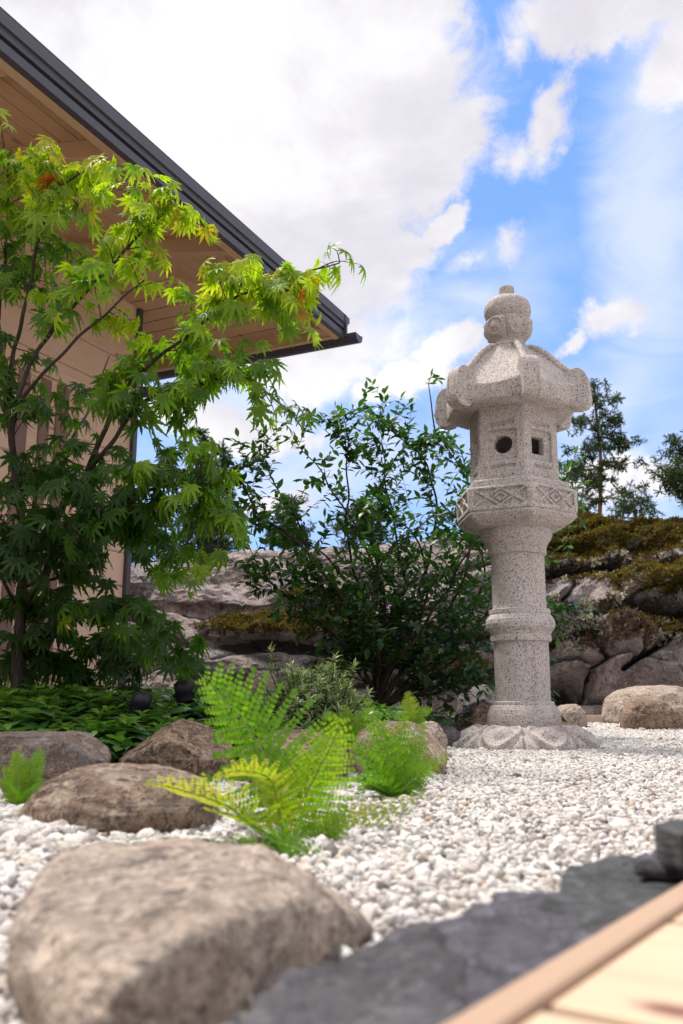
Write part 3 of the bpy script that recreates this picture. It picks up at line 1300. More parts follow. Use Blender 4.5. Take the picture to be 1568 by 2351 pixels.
def boulder(label, mat, px0, px1, ptop, pbase, Yf=None, depth=None, e=0.85, rot=0.0, seed=0, rough=0.10, planes=(), sink=0.35, lean=0.0,
            sub=5, zbase=0.0, skew=0.0, fine=0.012, hi=1.0, tilt=0.0, group=None):
    """bounding box in photograph pixels + distance of the front foot -> a real stone"""
    if Yf is None:
        p = ground((px0 + px1) / 2, pbase, zbase)
        Yf = p.y
    w = (px1 - px0) / FPX * Yf * 1.03
    depth = depth or w * 0.75
    Yc = Yf + depth * 0.5
    xl, xr_ = at(px0, (ptop + pbase) / 2, Yc).x, at(px1, (ptop + pbase) / 2, Yc).x
    zt = at((px0 + px1) / 2, ptop, Yc * 1.0).z
    hx, hy, H_ = (xr_ - xl) / 2, depth / 2, zt - zbase
    V, F = (ICO6 if sub == 6 else ICO5)
    P = V.copy()
    P = np.sign(P) * np.abs(P) ** e
    P /= np.maximum(1.0, np.abs(P).max(axis=1))[:, None] ** 0.0
    c, s = math.cos(rot), math.sin(rot)
    off = np.array([seed * 3.1, seed * 1.7, seed * 5.3])
    d = fbm(V * 1.1 + off, 3, 0.5) * rough * 2.2 + fbm(V * 3.2 + off, 4, 0.55) * rough * 0.55
    P = P * (1 + d)[:, None]
    P[:, 0] += lean * P[:, 2]
    P[:, 2] += skew * P[:, 0]
    for (nx, ny, nz, dd) in planes:
        n = np.array([nx, ny, nz], float)
        n /= np.linalg.norm(n)
        q = P @ n - dd
        P -= n * (np.maximum(q, 0) * 0.9)[:, None]
    x = P[:, 0] * c - P[:, 1] * s
    y = P[:, 0] * s + P[:, 1] * c
    z = P[:, 2]
    x = (x - (x.max() + x.min()) / 2) / ((x.max() - x.min()) / 2)
    y = (y - (y.max() + y.min()) / 2) / ((y.max() - y.min()) / 2)
    z = (z - z.min()) / (z.max() - z.min())
    hz = H_ / (1 - sink)
    x = x * hx
    y = y * hy
    z = (z - sink) * hz
    P = np.stack([x, y, z], -1)
    P = P + V * (fbm(P * 28 + off, 4, 0.6) * fine)[:, None]
    me = fast_mesh('boulder', P, F)
    o = obj('boulder', me, mat, None, ((xl + xr_) / 2, Yc, zbase))
    tag(o, label, 'boulder', group)
    return o


def hull_boulder(label, mat, pts, voxel=0.004, smooth_it=14, n1=0.006, n2=0.0015, seed=0):
    import bmesh
    P = [ground(x, y, z) for x, y, z in pts]
    c = sum((Vector(p) for p in P), Vector()) / len(P)
    c.z = 0
    bm = bmesh.new()
    for p in P:
        bm.verts.new(Vector(p) - c)
    bmesh.ops.convex_hull(bm, input=bm.verts)
    me = bpy.data.meshes.new('boulder')
    bm.to_mesh(me)
    bm.free()
    o = obj('boulder', me, mat)
    rm = o.modifiers.new('r', 'REMESH')
    rm.mode = 'VOXEL'
    rm.voxel_size = voxel
    sm = o.modifiers.new('s', 'SMOOTH')
    sm.factor = 0.6
    sm.iterations = smooth_it
    bake(o)
    me = o.data
    n = len(me.vertices)
    co = np.empty(n * 3, np.float32)
    me.vertices.foreach_get('co', co)
    no = np.empty(n * 3, np.float32)
    me.vertices.foreach_get('normal', no)
    co, no = co.reshape(-1, 3), no.reshape(-1, 3)
    co = co + no * (fbm(co * 18 + seed, 4) * n1 + fbm(co * 90 + seed, 3) * n2)[:, None]
    me.vertices.foreach_set('co', co.ravel().astype(np.float32))
    me.update()
    me.materials.clear()
    me.materials.append(mat)
    me.polygons.foreach_set('use_smooth', np.ones(len(me.polygons), bool))
    o.location = c
    return tag(o, label, 'boulder')


M_PALE = boulder_mat('pale_granite', (0.48, 0.375, 0.30), (0.37, 0.30, 0.255), (0.58, 0.47, 0.39), (0.12, 0.09, 0.075), 0.9, 0, 3.3, 0.75)
M_BROWN = boulder_mat('brown_granite', (0.34, 0.235, 0.17), (0.23, 0.15, 0.11), (0.42, 0.30, 0.225), (0.045, 0.033, 0.03), 1.0, 0, 1.3, 0.75)
M_STRIPE = boulder_mat('striped_granite', (0.30, 0.20, 0.145), (0.20, 0.135, 0.105), (0.38, 0.275, 0.20), (0.045, 0.033, 0.03), 1.0, 0.35, 7.7, 0.8)
M_ROUGH = boulder_mat('rough_granite', (0.30, 0.195, 0.135), (0.19, 0.125, 0.09), (0.42, 0.30, 0.22), (0.04, 0.03, 0.025), 0.8, 0.25, 12.1, 0.8)
M_GREYB = boulder_mat('grey_gneiss', (0.21, 0.18, 0.17), (0.23, 0.155, 0.12), (0.34, 0.26, 0.215), (0.05, 0.045, 0.045), 1.0, 0.3, 4.4, 0.6)
M_ORANGE = boulder_mat('orange_granite', (0.52, 0.40, 0.28), (0.40, 0.24, 0.13), (0.66, 0.58, 0.48), (0.10, 0.07, 0.055), 0.9, 0.6, 9.2, 0.55)
M_SLATEB = boulder_mat('blue_grey_stone', (0.10, 0.098, 0.112), (0.15, 0.135, 0.14), (0.20, 0.17, 0.155), (0.12, 0.11, 0.12), 0.9, 0, 2.2, 0.3)

# the big blurred stone at the front
A3, B3, C3 = ground(300, 2351, 0.045), ground(430, 2150, 0.058), ground(620, 2065, 0.064)
hull_boulder('large pale tan stone in the blurred foreground, nearest to the camera', M_PALE,
             [(35, 2090, .050), (95, 1985, .058), (215, 1938, .064), (420, 1924, .066), (600, 1940, .064), (720, 2010, .050), (850, 2125, .018), (640, 2062, .058), (520, 2085, .062),
              (420, 2140, .060), (300, 2230, .055), (225, 2340, .040), (130, 2400, .025), (25, 2230, .035),
              (20, 2330, -.02), (120, 2520, -.02), (330, 2620, -.02), (620, 2430, -.02), (862, 2210, -.02), (880, 2150, 0), (700, 2060, -.02), (150, 2060, -.02), (10, 2200, -.02)],
             0.0035, 16, 0.007, 0.0012, 2.0)
boulder('long low striped brown stone lying in the gravel just behind the pale foreground stone', M_STRIPE, 58, 505, 1752, 1936, depth=0.27, e=1.0, seed=5, rough=0.05, sink=0.33, sub=6, skew=-0.05,
        planes=(), fine=0.005)
boulder('flat topped grey gneiss stone at the left edge of the bed, behind the small fern', M_GREYB, -110, 256, 1681, 1822, depth=0.30, e=0.72, seed=8, rough=0.07, sink=0.3, sub=6,
        planes=((0, 0, 1, 0.68), (0.7, 0, 0.6, 0.85)), fine=0.006, group=None)
boulder('rough reddish brown angular boulder in front of the two spotlights', M_ROUGH, 276, 542, 1650, 1800, depth=0.30, e=0.9, seed=11, rough=0.12, sink=0.3, sub=6, fine=0.009,
        planes=((0.6, -0.3, 0.75, 0.72), (-0.6, -0.2, 0.7, 0.75)))
boulder('tan rounded boulder half hidden behind the big foreground fern', M_ROUGH, 552, 802, 1674, 1812, depth=0.28, e=0.85, seed=14, rough=0.08, sink=0.3)
boulder('orange and cream banded boulder behind the mid ground fern', M_ORANGE, 800, 1030, 1655, 1790, depth=0.30, e=0.8, seed=17, rough=0.09, sink=0.3, sub=6, fine=0.006,
        planes=((0.7, -0.3, 0.6, 0.75),))
boulder('pinkish stone wedged between the banded boulder and the small grey stone', M_PALE, 950, 1024, 1656, 1728, Yf=2.75, depth=0.2, seed=19, rough=0.08, sink=0.3, zbase=0.0)
boulder('small smooth grey stone left of the lantern foot', M_SLATEB, 1006, 1058, 1668, 1716, Yf=3.3, depth=0.18, seed=21, rough=0.06, sink=0.3)
boulder('dark rusty boulder directly behind the left side of the lantern foot', M_ROUGH, 1031, 1160, 1610, 1695, Yf=3.85, depth=0.28, e=0.85, seed=24, rough=0.10, sink=0.3, fine=0.008,
        planes=((-0.7, -0.2, 0.7, 0.8),))
boulder('small smooth tan stone right of the lantern foot, in front of the paving', M_PALE, 1268, 1345, 1616, 1652, Yf=5.6, depth=0.22, seed=27, rough=0.04, sink=0.3)
boulder('broad pale boulder at the right edge, behind the brown one', M_PALE, 1380, 1620, 1574, 1662, Yf=6.3, depth=0.7, e=0.85, seed=30, rough=0.07, sink=0.3, fine=0.012, sub=6)
boulder('brown rounded boulder in front of the broad pale one at the right edge', M_BROWN, 1424, 1562, 1597, 1678, Yf=5.2, depth=0.33, e=0.9, seed=33, rough=0.08, sink=0.3, fine=0.010,
        planes=((0.7, -0.1, 0.7, 0.8),))
boulder('pale rounded stone peeping out between the foreground fern and the andromeda bush', M_PALE, 560, 642, 1540, 1580, Yf=4.6, depth=0.25, seed=36, rough=0.05, sink=0.3, zbase=0.12)
boulder('bluish grey stone in the shade behind the shrub, left of the lantern shaft', M_SLATEB, 1050, 1150, 1572, 1625, Yf=6.0, depth=0.5, seed=39, rough=0.10, sink=0.3, zbase=0.05)
boulder('smooth tan pebble stone at the left edge under the small fern', M_PALE, 8, 50, 1950, 1990, Yf=1.05, depth=0.03, seed=42, rough=0.04, sink=0.2, fine=0.001)
boulder('round blue grey pebble stone cut off by the left edge of the picture', M_SLATEB, -25, 8, 1942, 1990, Yf=1.08, depth=0.03, seed=45, rough=0.04, sink=0.2, fine=0.001)

# ================================================================== SLATE SLABS
def slate_mat(name, c1, c2, c3):
    m, g, b, o = new_mat(name, 0.72, 0.35)
    v = g.coord('Object')
    a = g.noise(g.scalev(v, (1, 1, 3)), 9, 6, 0.65, 0.8)
    s = g.noise(g.scalev(v, (1, 1, 4)), 60, 5, 0.7)
    c = g.mix(g.ramp(a, 0.36, 0.64), c1, c2)
    c = g.mix(g.math('MULTIPLY', g.ramp(s, 0.52, 0.62), 0.8), c, c3)
    c = g.mix(g.math('MULTIPLY', g.ramp(g.noise(v, 35, 6, .75), 0.53, 0.62), 0.7), c, (0.02, 0.02, 0.023))
    g.L.new(c, b.inputs['Base Color'])
    g.L.new(g.bump(g.math('ADD', a, s), 1.0, 0.016), b.inputs['Normal'])
    return m


M_SL = slate_mat('grey_slate', (0.045, 0.043, 0.048), (0.085, 0.080, 0.089), (0.14, 0.132, 0.142))
M_SLP = slate_mat('purple_slate', (0.050, 0.047, 0.058), (0.095, 0.084, 0.106), (0.15, 0.135, 0.165))
M_SLG = slate_mat('greenish_slate', (0.038, 0.040, 0.041), (0.074, 0.075, 0.077), (0.125, 0.125, 0.13))


def slate(label, mat, pts, z, th, seed, tilt=(0, 0), lay=0.004):
    P = [ground(x, y, z) for x, y in pts]
    c = sum((Vector(p) for p in P), Vector()) / len(P)
    # densify the outline and make it ragged
    rs = np.random.RandomState(seed)
    Q = []
    n = len(P)
    for i in range(n):
        a, b = P[i] - c, P[(i + 1) % n] - c
        L = (b - a).length
        k = max(2, int(L / 0.008))
        for j in range(k):
            q = a.lerp(b, j / k)
            nrm = Vector((b.y - a.y, a.x - b.x, 0)).normalized()
            q = q + nrm * (float(pnoise(np.array([[q.x * 30, q.y * 30, seed]]))[0]) * 0.006 + float(pnoise(np.array([[q.x * 90, q.y * 90, seed]]))[0]) * 0.003)
            Q.append(Vector((q.x, q.y, 0)))
    mb = MB()
    mb.prism([q - ZV * th for q in Q], ZV * th)
    me = mesh_from('slate_slab', mb.V, mb.F, smooth=False)
    o = obj('slate_slab', me, mat)
    rm = o.modifiers.new('r', 'REMESH')
    rm.mode = 'VOXEL'
    rm.voxel_size = 0.0032
    sm = o.modifiers.new('s', 'SMOOTH')
    sm.iterations = 2
    bake(o)
    me = o.data
    n = len(me.vertices)
    co = np.empty(n * 3, np.float32)
    me.vertices.foreach_get('co', co)
    co = co.reshape(-1, 3).astype(float)
    q = co * np.array([18, 18, 0.0]) + seed
    h = fbm(q, 4)
    terr = np.round(h * 7) / 7 * 0.7 + h * 0.3       # flaky layers
    co[:, 2] += terr * lay * 2 + co[:, 0] * tilt[0] + co[:, 1] * tilt[1]
    side = sstep(-co[:, 2], 0.002, th * 0.6)
    lay_n = pnoise(np.stack([co[:, 0] * 10, co[:, 1] * 10, co[:, 2] * 260], -1))
    co[:, :2] *= 1 + (lay_n * 0.010 * side)[:, None]
    me.vertices.foreach_set('co', co.ravel().astype(np.float32))
    me.update()
    me.materials.clear()
    me.materials.append(mat)
    me.polygons.foreach_set('use_smooth', np.ones(len(me.polygons), bool))
    o.location = c
    return tag(o, label, 'slate slab', 'dark slate slabs between the gravel and the deck')


slate('grey slate slab at the bottom of the picture, next to the pale foreground stone', M_SL,
      [(520, 2600), (530, 2370), (575, 2285), (690, 2225), (770, 2205), (846, 2150), (942, 2112), (1010, 2106), (1090, 2230), (1060, 2330), (940, 2560)], 0.044, 0.046, 3, (0.01, -0.02))
slate('purple grey slate slab in the middle of the row, beside the deck edge', M_SLP,
      [(1000, 2500), (1040, 2330), (1060, 2220), (985, 2116), (1047, 2108), (1132, 2050), (1200, 2047), (1263, 2047), (1330, 2040), (1420, 2080), (1700, 2130), (1400, 2450)], 0.046, 0.046, 9, (-0.01, 0.01))
slate('greenish dark slate slab with layered edge, below the stacked slate pieces', M_SLG,
      [(1240, 2110), (1262, 2052), (1290, 2010), (1325, 1984), (1400, 1968), (1475, 1974), (1540, 1975), (1700, 1990), (1900, 2120), (1500, 2190)], 0.048, 0.048, 15, (0.0, 0.0))
slate('thin purple slate flake lying on the greenish slab', M_SLP, [(1452, 1978), (1470, 1962), (1500, 1955), (1530, 1946), (1570, 1943), (1612, 1950), (1600, 1985), (1540, 1990)], 0.060, 0.012, 22)
o = slate('thick greenish black slate block on top of the stack at the right edge', M_SLG, [(1507, 1903), (1512, 1888), (1540, 1882), (1590, 1880), (1612, 1888), (1608, 1910), (1560, 1912)], 0.088, 0.024, 28, lay=0.002)

# ================================================================== WOODEN DECK CORNER
ZD = 0.062
DA, DB = ground(1000, 2351, ZD), ground(1568, 2020, ZD)
du = (DB - DA).normalized()
dv = Vector((du.y, -du.x, 0))
deck = empty('deck', (DA.x, DA.y, 0))
tag(deck, 'corner of a pale wooden deck with a rim board, blurred at the bottom right', 'deck')
DM = Matrix(((dv.x, du.x, 0, DA.x), (dv.y, du.y, 0, DA.y), (0, 0, 1, ZD), (0, 0, 0, 1)))
DMi = DM.inverted()


def dobj(mb, name, mat, **k):
    o = mb.build(name, mat, None, **k)
    o.matrix_world = DM
    o.parent = deck
    o.matrix_parent_inverse = Matrix.Translation(deck.location).inverted()
    return o


X1, Y1, Z1 = (1, 0, 0), (0, 1, 0), (0, 0, 1)
mb = MB()
mb.box((0.009, 0.5, -0.024), X1, Y1, Z1, 0.009, 1.0, 0.024)
dobj(mb, 'rim_board', RIM_W, bevel=0.003)
g0 = DMi @ ground(1217, 2286, ZD)
g1 = DMi @ ground(1509, 2098, ZD)
step = abs(g1.y - g0.y)
# knot in the board
m = DECK_W.copy()
m.name = 'knotty_deck_wood'
g = NT(m.node_tree)
bs = [n for n in m.node_tree.nodes if n.type == 'BSDF_PRINCIPLED'][0]
src = bs.inputs['Base Color'].links[0].from_socket
kp = DMi @ ground(1556, 2305, ZD)
vv_ = g.coord('Object')
dd_ = g.vmath('LENGTH', g.scalev(g.vmath('SUBTRACT', vv_, (kp.x, kp.y, 0)), (0.62, 1.25, 0.0)))
dd_ = g.math('ADD', dd_, g.math('MULTIPLY', g.noise(vv_, 150, 3), 0.004))
cc_ = g.mix(g.ramp(dd_, 0.016, 0.006), src, (0.17, 0.07, 0.05))
g.L.new(cc_, bs.inputs['Base Color'])
for i in range(-4, 8):
    y0 = g0.y + i * step
    mb = MB()
    mb.box((0.0195 + 0.7, y0 + step / 2, -0.0165), X1, Y1, Z1, 0.7, step / 2 - 0.0040, 0.014)
    dobj(mb, 'deck_board', m if i == 0 else DECK_W, bevel=0.0025)
mb = MB()
mb.box((0.75, 0.5, -0.058), X1, Y1, Z1, 0.68, 0.9, 0.024)
dobj(mb, 'deck_frame', BATTEN_W)

# ================================================================== ROCK OUTCROP
def rock_mat():
    m, g, b, o = new_mat('mossy_granite', 0.92, 0.15)
    v = g.coord('Object')
    a = g.noise(v, 1.6, 6, 0.6, 0.3)
    n2 = g.noise(v, 9, 7, 0.68, 0.5)
    n3 = g.noise(v, 38, 5, 0.7)
    c = g.mix(g.ramp(a, 0.38, 0.62), (0.56, 0.455, 0.435), (0.41, 0.37, 0.385))
    c = g.mix(g.ramp(g.noise(v, 5, 5, 0.6), .52, .7), c, (0.60, 0.45, 0.38))
    c = g.mix(g.math('MULTIPLY', g.ramp(n2, 0.47, 0.60), 0.72), c, (0.185, 0.15, 0.145))
    c = g.mix(g.math('MULTIPLY', g.ramp(n3, 0.52, 0.62), 0.8), c, (0.66, 0.57, 0.53))
    c = g.mix(g.math('MULTIPLY', g.ramp(g.noise(v, 20, 6, 0.75, 0.4), 0.54, 0.62), 0.65), c, (0.13, 0.10, 0.095))
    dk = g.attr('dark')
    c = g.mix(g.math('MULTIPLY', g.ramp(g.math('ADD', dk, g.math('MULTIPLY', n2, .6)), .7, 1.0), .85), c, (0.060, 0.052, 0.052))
    moss = g.attr('moss')
    mm = g.math('ADD', moss, g.math('MULTIPLY', g.math('SUBTRACT', n2, 0.5), 1.6))
    mcol = g.mix(g.ramp(g.noise(v, 6, 5, 0.7), .36, .64), (0.20, 0.145, 0.025), (0.085, 0.070, 0.018))
    mcol = g.mix(g.ramp(g.noise(v, 24, 5, 0.7), .5, .66), mcol, (0.055, 0.036, 0.022))
    c = g.mix(g.ramp(mm, 0.45, 0.62), c, mcol)
    li = g.attr('lichen')
    lc = g.math('ADD', li, g.math('MULTIPLY', g.math('SUBTRACT', n2, 0.5), 1.5))
    lcol = g.mix(g.ramp(g.noise(v, 30, 5, 0.75), .40, .58), (0.125, 0.09, 0.08), (0.33, 0.30, 0.27))
    c = g.mix(g.ramp(lc, 0.5, 0.65), c, lcol)
    g.L.new(c, b.inputs['Base Color'])
    h = g.math('ADD', g.math('MULTIPLY', n2, 2.5), n3)
    g.L.new(g.bump(h, 1.0, 0.075), b.inputs['Normal'])
    return m


M_ROCK = rock_mat()
RX0, RX1 = -5.5, 9.5
sky_px = [(-900, 1330), (0, 1310), (280, 1292), (420, 1276), (520, 1262), (620, 1250), (740, 1246), (860, 1240), (960, 1232), (1100, 1222), (1230, 1206), (1272, 1188), (1330, 1183), (1400, 1187), (1470, 1193), (1568, 1189), (1700, 1180), (2000, 1210), (2400, 1260)]
YT = 9.0
sk = np.array([(at(x, y, YT).x, at(x, y, YT).z) for x, y in sky_px])


def rock_base(x):
    return 7.25 + 0.35 * np.sin(x * 0.9 + 1.0) + 0.35 * sstep(-x, -0.5, 1.5) + 0.12 * np.sin(x * 2.7)


nu, nv_ = 620, 300
us = np.linspace(RX0, RX1, nu)
vs = np.concatenate([np.linspace(0, 1, 230), 1 + np.linspace(0.01, 1, 70) ** 1.3])
U, Vv = np.meshgrid(us, vs)
Hh = np.interp(U, sk[:, 0], sk[:, 1])
Yb = rock_base(U)
vv = np.minimum(Vv, 1)
right = sstep(U, 0.6, 1.7)
pl = 1.7 - 0.15 * right
yy = Yb + (YT - Yb) * vv ** (1.35 + 0.5 * right) + np.maximum(Vv - 1, 0) * 5.0
zz0 = Hh * (1 - (1 - vv) ** pl) - np.maximum(Vv - 1, 0) ** 1.5 * Hh * 0.9 - 0.05
P = np.stack([U.ravel(), yy.ravel(), zz0.ravel()], -1)
env = (sstep(P[:, 2], -0.05, 0.3)) * (1 - 0.72 * sstep(vv.ravel(), 0.82, 1.0))
big = fbm(P * np.array([0.55, 0.6, 0.7]) + 5.1, 3)
lump = np.abs(fbm(P * np.array([0.75, 0.8, 0.9]) + 11.0, 3, 0.5))
fine_n = fbm(P * 5, 5, 0.6)
rt = right.ravel()
disp = big * (0.35 + .25 * rt) + (0.14 - lump) * (0.25 + 0.75 * rt) + fine_n * (0.07 + .02 * rt) + fbm(P * 22, 4, .6) * 0.025
zr = P[:, 2]
xr_ = P[:, 0]
wob = fbm(np.stack([xr_ * 1.3, xr_ * 0 + 2, xr_ * 0], -1), 3)


def ledge(zc, amp, sharp, x0, x1, wz=0.12, fade=0.4):
    """an overhanging shelf: pushes rock out above zc and cuts in just below"""
    zcw = zc + wob * wz
    d = zr - zcw
    f = np.exp(-(d / 0.20) ** 2) * np.where(d > 0, 1, 0) * amp - np.exp(-((d + 0.05) / 0.055) ** 2) * amp * sharp
    return f * sstep(xr_, x0 - fade, x0 + fade) * (1 - sstep(xr_, x1 - fade, x1 + fade))


zl = lambda py, Y=8.0: at(784, py, Y).z
L = ledge(zl(1468), 0.18, 1.2, -1.0, 1.4) + ledge(zl(1378), 0.05, 0.6, -1.6, 0.0) + ledge(zl(1560), 0.09, 1.0, -0.3, 1.6)
L += ledge(zl(1402), 0.28, 1.3, 2.45, 6.0, 0.18) + ledge(zl(1285), 0.20, 0.9, 1.6, 6.0, 0.25)
disp = disp + L
# a long diagonal crack at the right
pa_, pb_ = at(1402, 1540, 7.6), at(1505, 1478, 7.7)
dx_, dz_ = pb_.x - pa_.x, pb_.z - pa_.z
LN = math.hypot(dx_, dz_)
tpar = ((xr_ - pa_.x) * dx_ + (zr - pa_.z) * dz_) / LN
perp = (-(xr_ - pa_.x) * dz_ + (zr - pa_.z) * dx_) / LN
crack = np.exp(-(perp / (0.022)) ** 2) * sstep(tpar, -0.03, 0.04) * (1 - sstep(tpar, LN, LN + 0.15))
disp = disp - crack * 0.30 + 0.10 * sstep(perp, -0.02, 0.03) * np.exp(-np.maximum(perp, 0) / 0.2) * sstep(tpar, -0.1, 0.05) * (1 - sstep(tpar, LN, LN + .3))
# blocky boulders parted by narrow clefts
rk = np.random.RandomState(5)
sx_, sz_ = rk.uniform(-5.5, 9.5, 190), rk.uniform(-.2, 2.6, 190)
wx = xr_ + fbm(P * 1.4 + 7, 3) * .35
wz_ = zr + fbm(P * 1.4 + 27, 3) * .25
F1 = np.full(len(P), 9.0)
F2 = np.full(len(P), 9.0)
ID = np.zeros(len(P), int)
for q_ in range(190):
    dq = np.hypot((wx - sx_[q_]) * .75, (wz_ - sz_[q_]) * 1.25)
    nearer = dq < F1
    F2 = np.where(nearer, F1, np.minimum(F2, dq))
    ID = np.where(nearer, q_, ID)
    F1 = np.where(nearer, dq, F1)
gap = F2 - F1
blk = (0.30 + 0.70 * sstep(xr_, 0.8, 1.8))
coff = rk.normal(0, .13, 190)[ID] * sstep(gap, 0.0, 0.10)
disp = disp + blk * (coff + 0.22 * np.sqrt(np.clip(gap, 0, .4)) - 0.10 - 0.10 * np.exp(-(gap / .025) ** 2))
cleft = blk * np.exp(-(gap / .03) ** 2)
disp *= env
P2 = P.copy()
P2[:, 1] -= disp * (1 - 0.5 * sstep(vv.ravel(), 0.6, 1.0))
P2[:, 2] += disp * 0.25 + (fbm(P * 1.7 + 3, 4) * 0.10) * sstep(vv.ravel(), 0.8, 1.0)
# normals for moss on top of shelves
G = P2.reshape(len(vs), nu, 3)
du_ = np.gradient(G, axis=1)
dv_ = np.gradient(G, axis=0)
Nn = np.cross(du_, dv_)
Nn /= np.linalg.norm(Nn, axis=2)[:, :, None] + 1e-9
upn = np.abs(Nn[:, :, 2]).ravel() * np.sign(Nn[:, :, 2]).ravel()
mn = fbm(P * np.array([1.6, 1.6, 2.2]) + 31, 4)


def band(z0, z1, x0, x1, s=0.08):
    return sstep(zr, z0 - s, z0 + s) * (1 - sstep(zr, z1 - s, z1 + s)) * sstep(xr_, x0 - .25, x0 + .25) * (1 - sstep(xr_, x1 - .3, x1 + .3))


zt_ = lambda py: at(784, py, 8.6).z
moss = (mn - 0.02) * 0.9 + 0.25 * sstep(upn, 0.35, 0.85)
moss = moss * 0.75
moss += 0.9 * band(zt_(1290), 9, 1.4, 9)                    # mossy crown of the right part
moss += 0.75 * band(zl(1400), zl(1300), 2.15, 9) + 0.5 * band(zl(1350), zl(1280), 1.75, 2.3)
moss += 0.8 * band(zl(1466), zl(1408), -1.15, 0.2) + 0.55 * band(zl(1400), zl(1350), -0.7, 0.2) + .6 * band(zl(1560), zl(1510), -0.3, 1.4)
moss += 0.35 * band(zl(1490), zl(1400), 1.6, 9)
moss += 0.8 * band(zl(1620), zl(1535), 2.75, 9)
moss -= 0.5 * band(zl(1600), zl(1490), 1.4, 2.6) + 0.5 * band(zl(1400), zl(1300), 1.5, 2.2)
moss -= 0.4 * band(-1, 9, -9, -1.4) + 0.35 * (1 - sstep(zr, 0.25, 0.4))
lich = fbm(P * np.array([1.5, 1.5, 1.5]) + 77, 4) * 0.9
lich = lich * 0.8 + 0.6 * band(zl(1345), zl(1262), 1.6, 9) + 0.9 * band(zl(1500), zl(1400), 1.5, 9) + 0.4 * band(zl(1640), zl(1540), 2.6, 3.1)
lich -= 0.12 * band(-1, 9, -9, 1.0)
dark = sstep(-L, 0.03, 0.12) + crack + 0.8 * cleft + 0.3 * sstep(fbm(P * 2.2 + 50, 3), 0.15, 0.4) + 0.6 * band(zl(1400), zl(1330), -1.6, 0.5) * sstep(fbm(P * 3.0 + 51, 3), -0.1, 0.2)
# moss and heather stand off the rock
tuft = np.abs(fbm(P * 14, 3, 0.6)) * 0.10 + fbm(P * 40, 2) * 0.02
mk = np.clip(sstep(moss, 0.35, 0.6) + sstep(lich, 0.4, 0.6), 0, 1)
P2[:, 1] -= (0.05 - tuft) * mk * 0.9
P2[:, 2] += (0.05 - tuft) * mk * 0.5
i = np.arange(nu - 1)[None, :] + np.arange(len(vs) - 1)[:, None] * nu
F = np.stack([i, i + 1, i + nu + 1, i + nu], -1).reshape(-1, 4)
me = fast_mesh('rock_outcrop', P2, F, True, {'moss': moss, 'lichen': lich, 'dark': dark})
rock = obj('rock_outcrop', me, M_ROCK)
tag(rock, kind='structure')
ROCKP, ROCKM, ROCKL, ROCKV = P2, moss, lich, vv.ravel()

# ================================================================== LOOSE WHITE GRAVEL (uncountable)
m, g, b, o = new_mat('gravel_stone', 0.8, 0.25)
t = g.attr('tone', 'INSTANCER')
v = g.coord('Object')
cr = g.n('ShaderNodeValToRGB')
cr.color_ramp.interpolation = 'LINEAR'
g.L.new(t, cr.inputs[0])
el_ = cr.color_ramp.elements
stops = [(0.0, (0.80, 0.775, 0.75)), (0.34, (0.73, 0.70, 0.67)), (0.62, (0.62, 0.58, 0.555)), (0.78, (0.66, 0.59, 0.52)), (0.86, (0.44, 0.40, 0.395)), (0.93, (0.32, 0.28, 0.28)), (0.985, (0.20, 0.19, 0.20)), (0.992, (0.50, 0.34, 0.22)), (1.0, (0.48, 0.36, 0.25))]
while len(el_) < len(stops):
    el_.new(0.5)
for i_, (p_, c_) in enumerate(stops):
    el_[i_].position = p_
    el_[i_].color = (*c_, 1)
nn = g.noise(v, 1.8, 4, 0.7)
c = g.mix(g.math('MULTIPLY', nn, 0.35), cr.outputs[0], g.mix(1.0, cr.outputs[0], (0.72, 0.66, 0.62), 'MULTIPLY'))
g.L.new(c, b.inputs['Base Color'])
g.L.new(g.bump(nn, 0.5, 0.3), b.inputs['Normal'])
M_PEB = m
pc = bpy.data.collections.new('gravel_shapes')
V2, F2 = ico(2)
for i_ in range(10):
    d = fbm(V2 * 0.9 + i_ * 13.7, 2) * 0.75
    q = V2 * (1 + d)[:, None]
    rs = np.random.RandomState(i_)
    for _ in range(4 if i_ < 7 else 1):
        n = rs.normal(size=3)
        n /= np.linalg.norm(n)
        k = q @ n - 0.62
        q -= n * (np.maximum(k, 0) * 0.85)[:, None]
    q *= np.array([1.15, 0.9, 0.72])
    me = fast_mesh('pebble', q, F2, i_ >= 4)
    me.materials.append(M_PEB)
    pc.objects.link(bpy.data.objects.new('pebble', me))

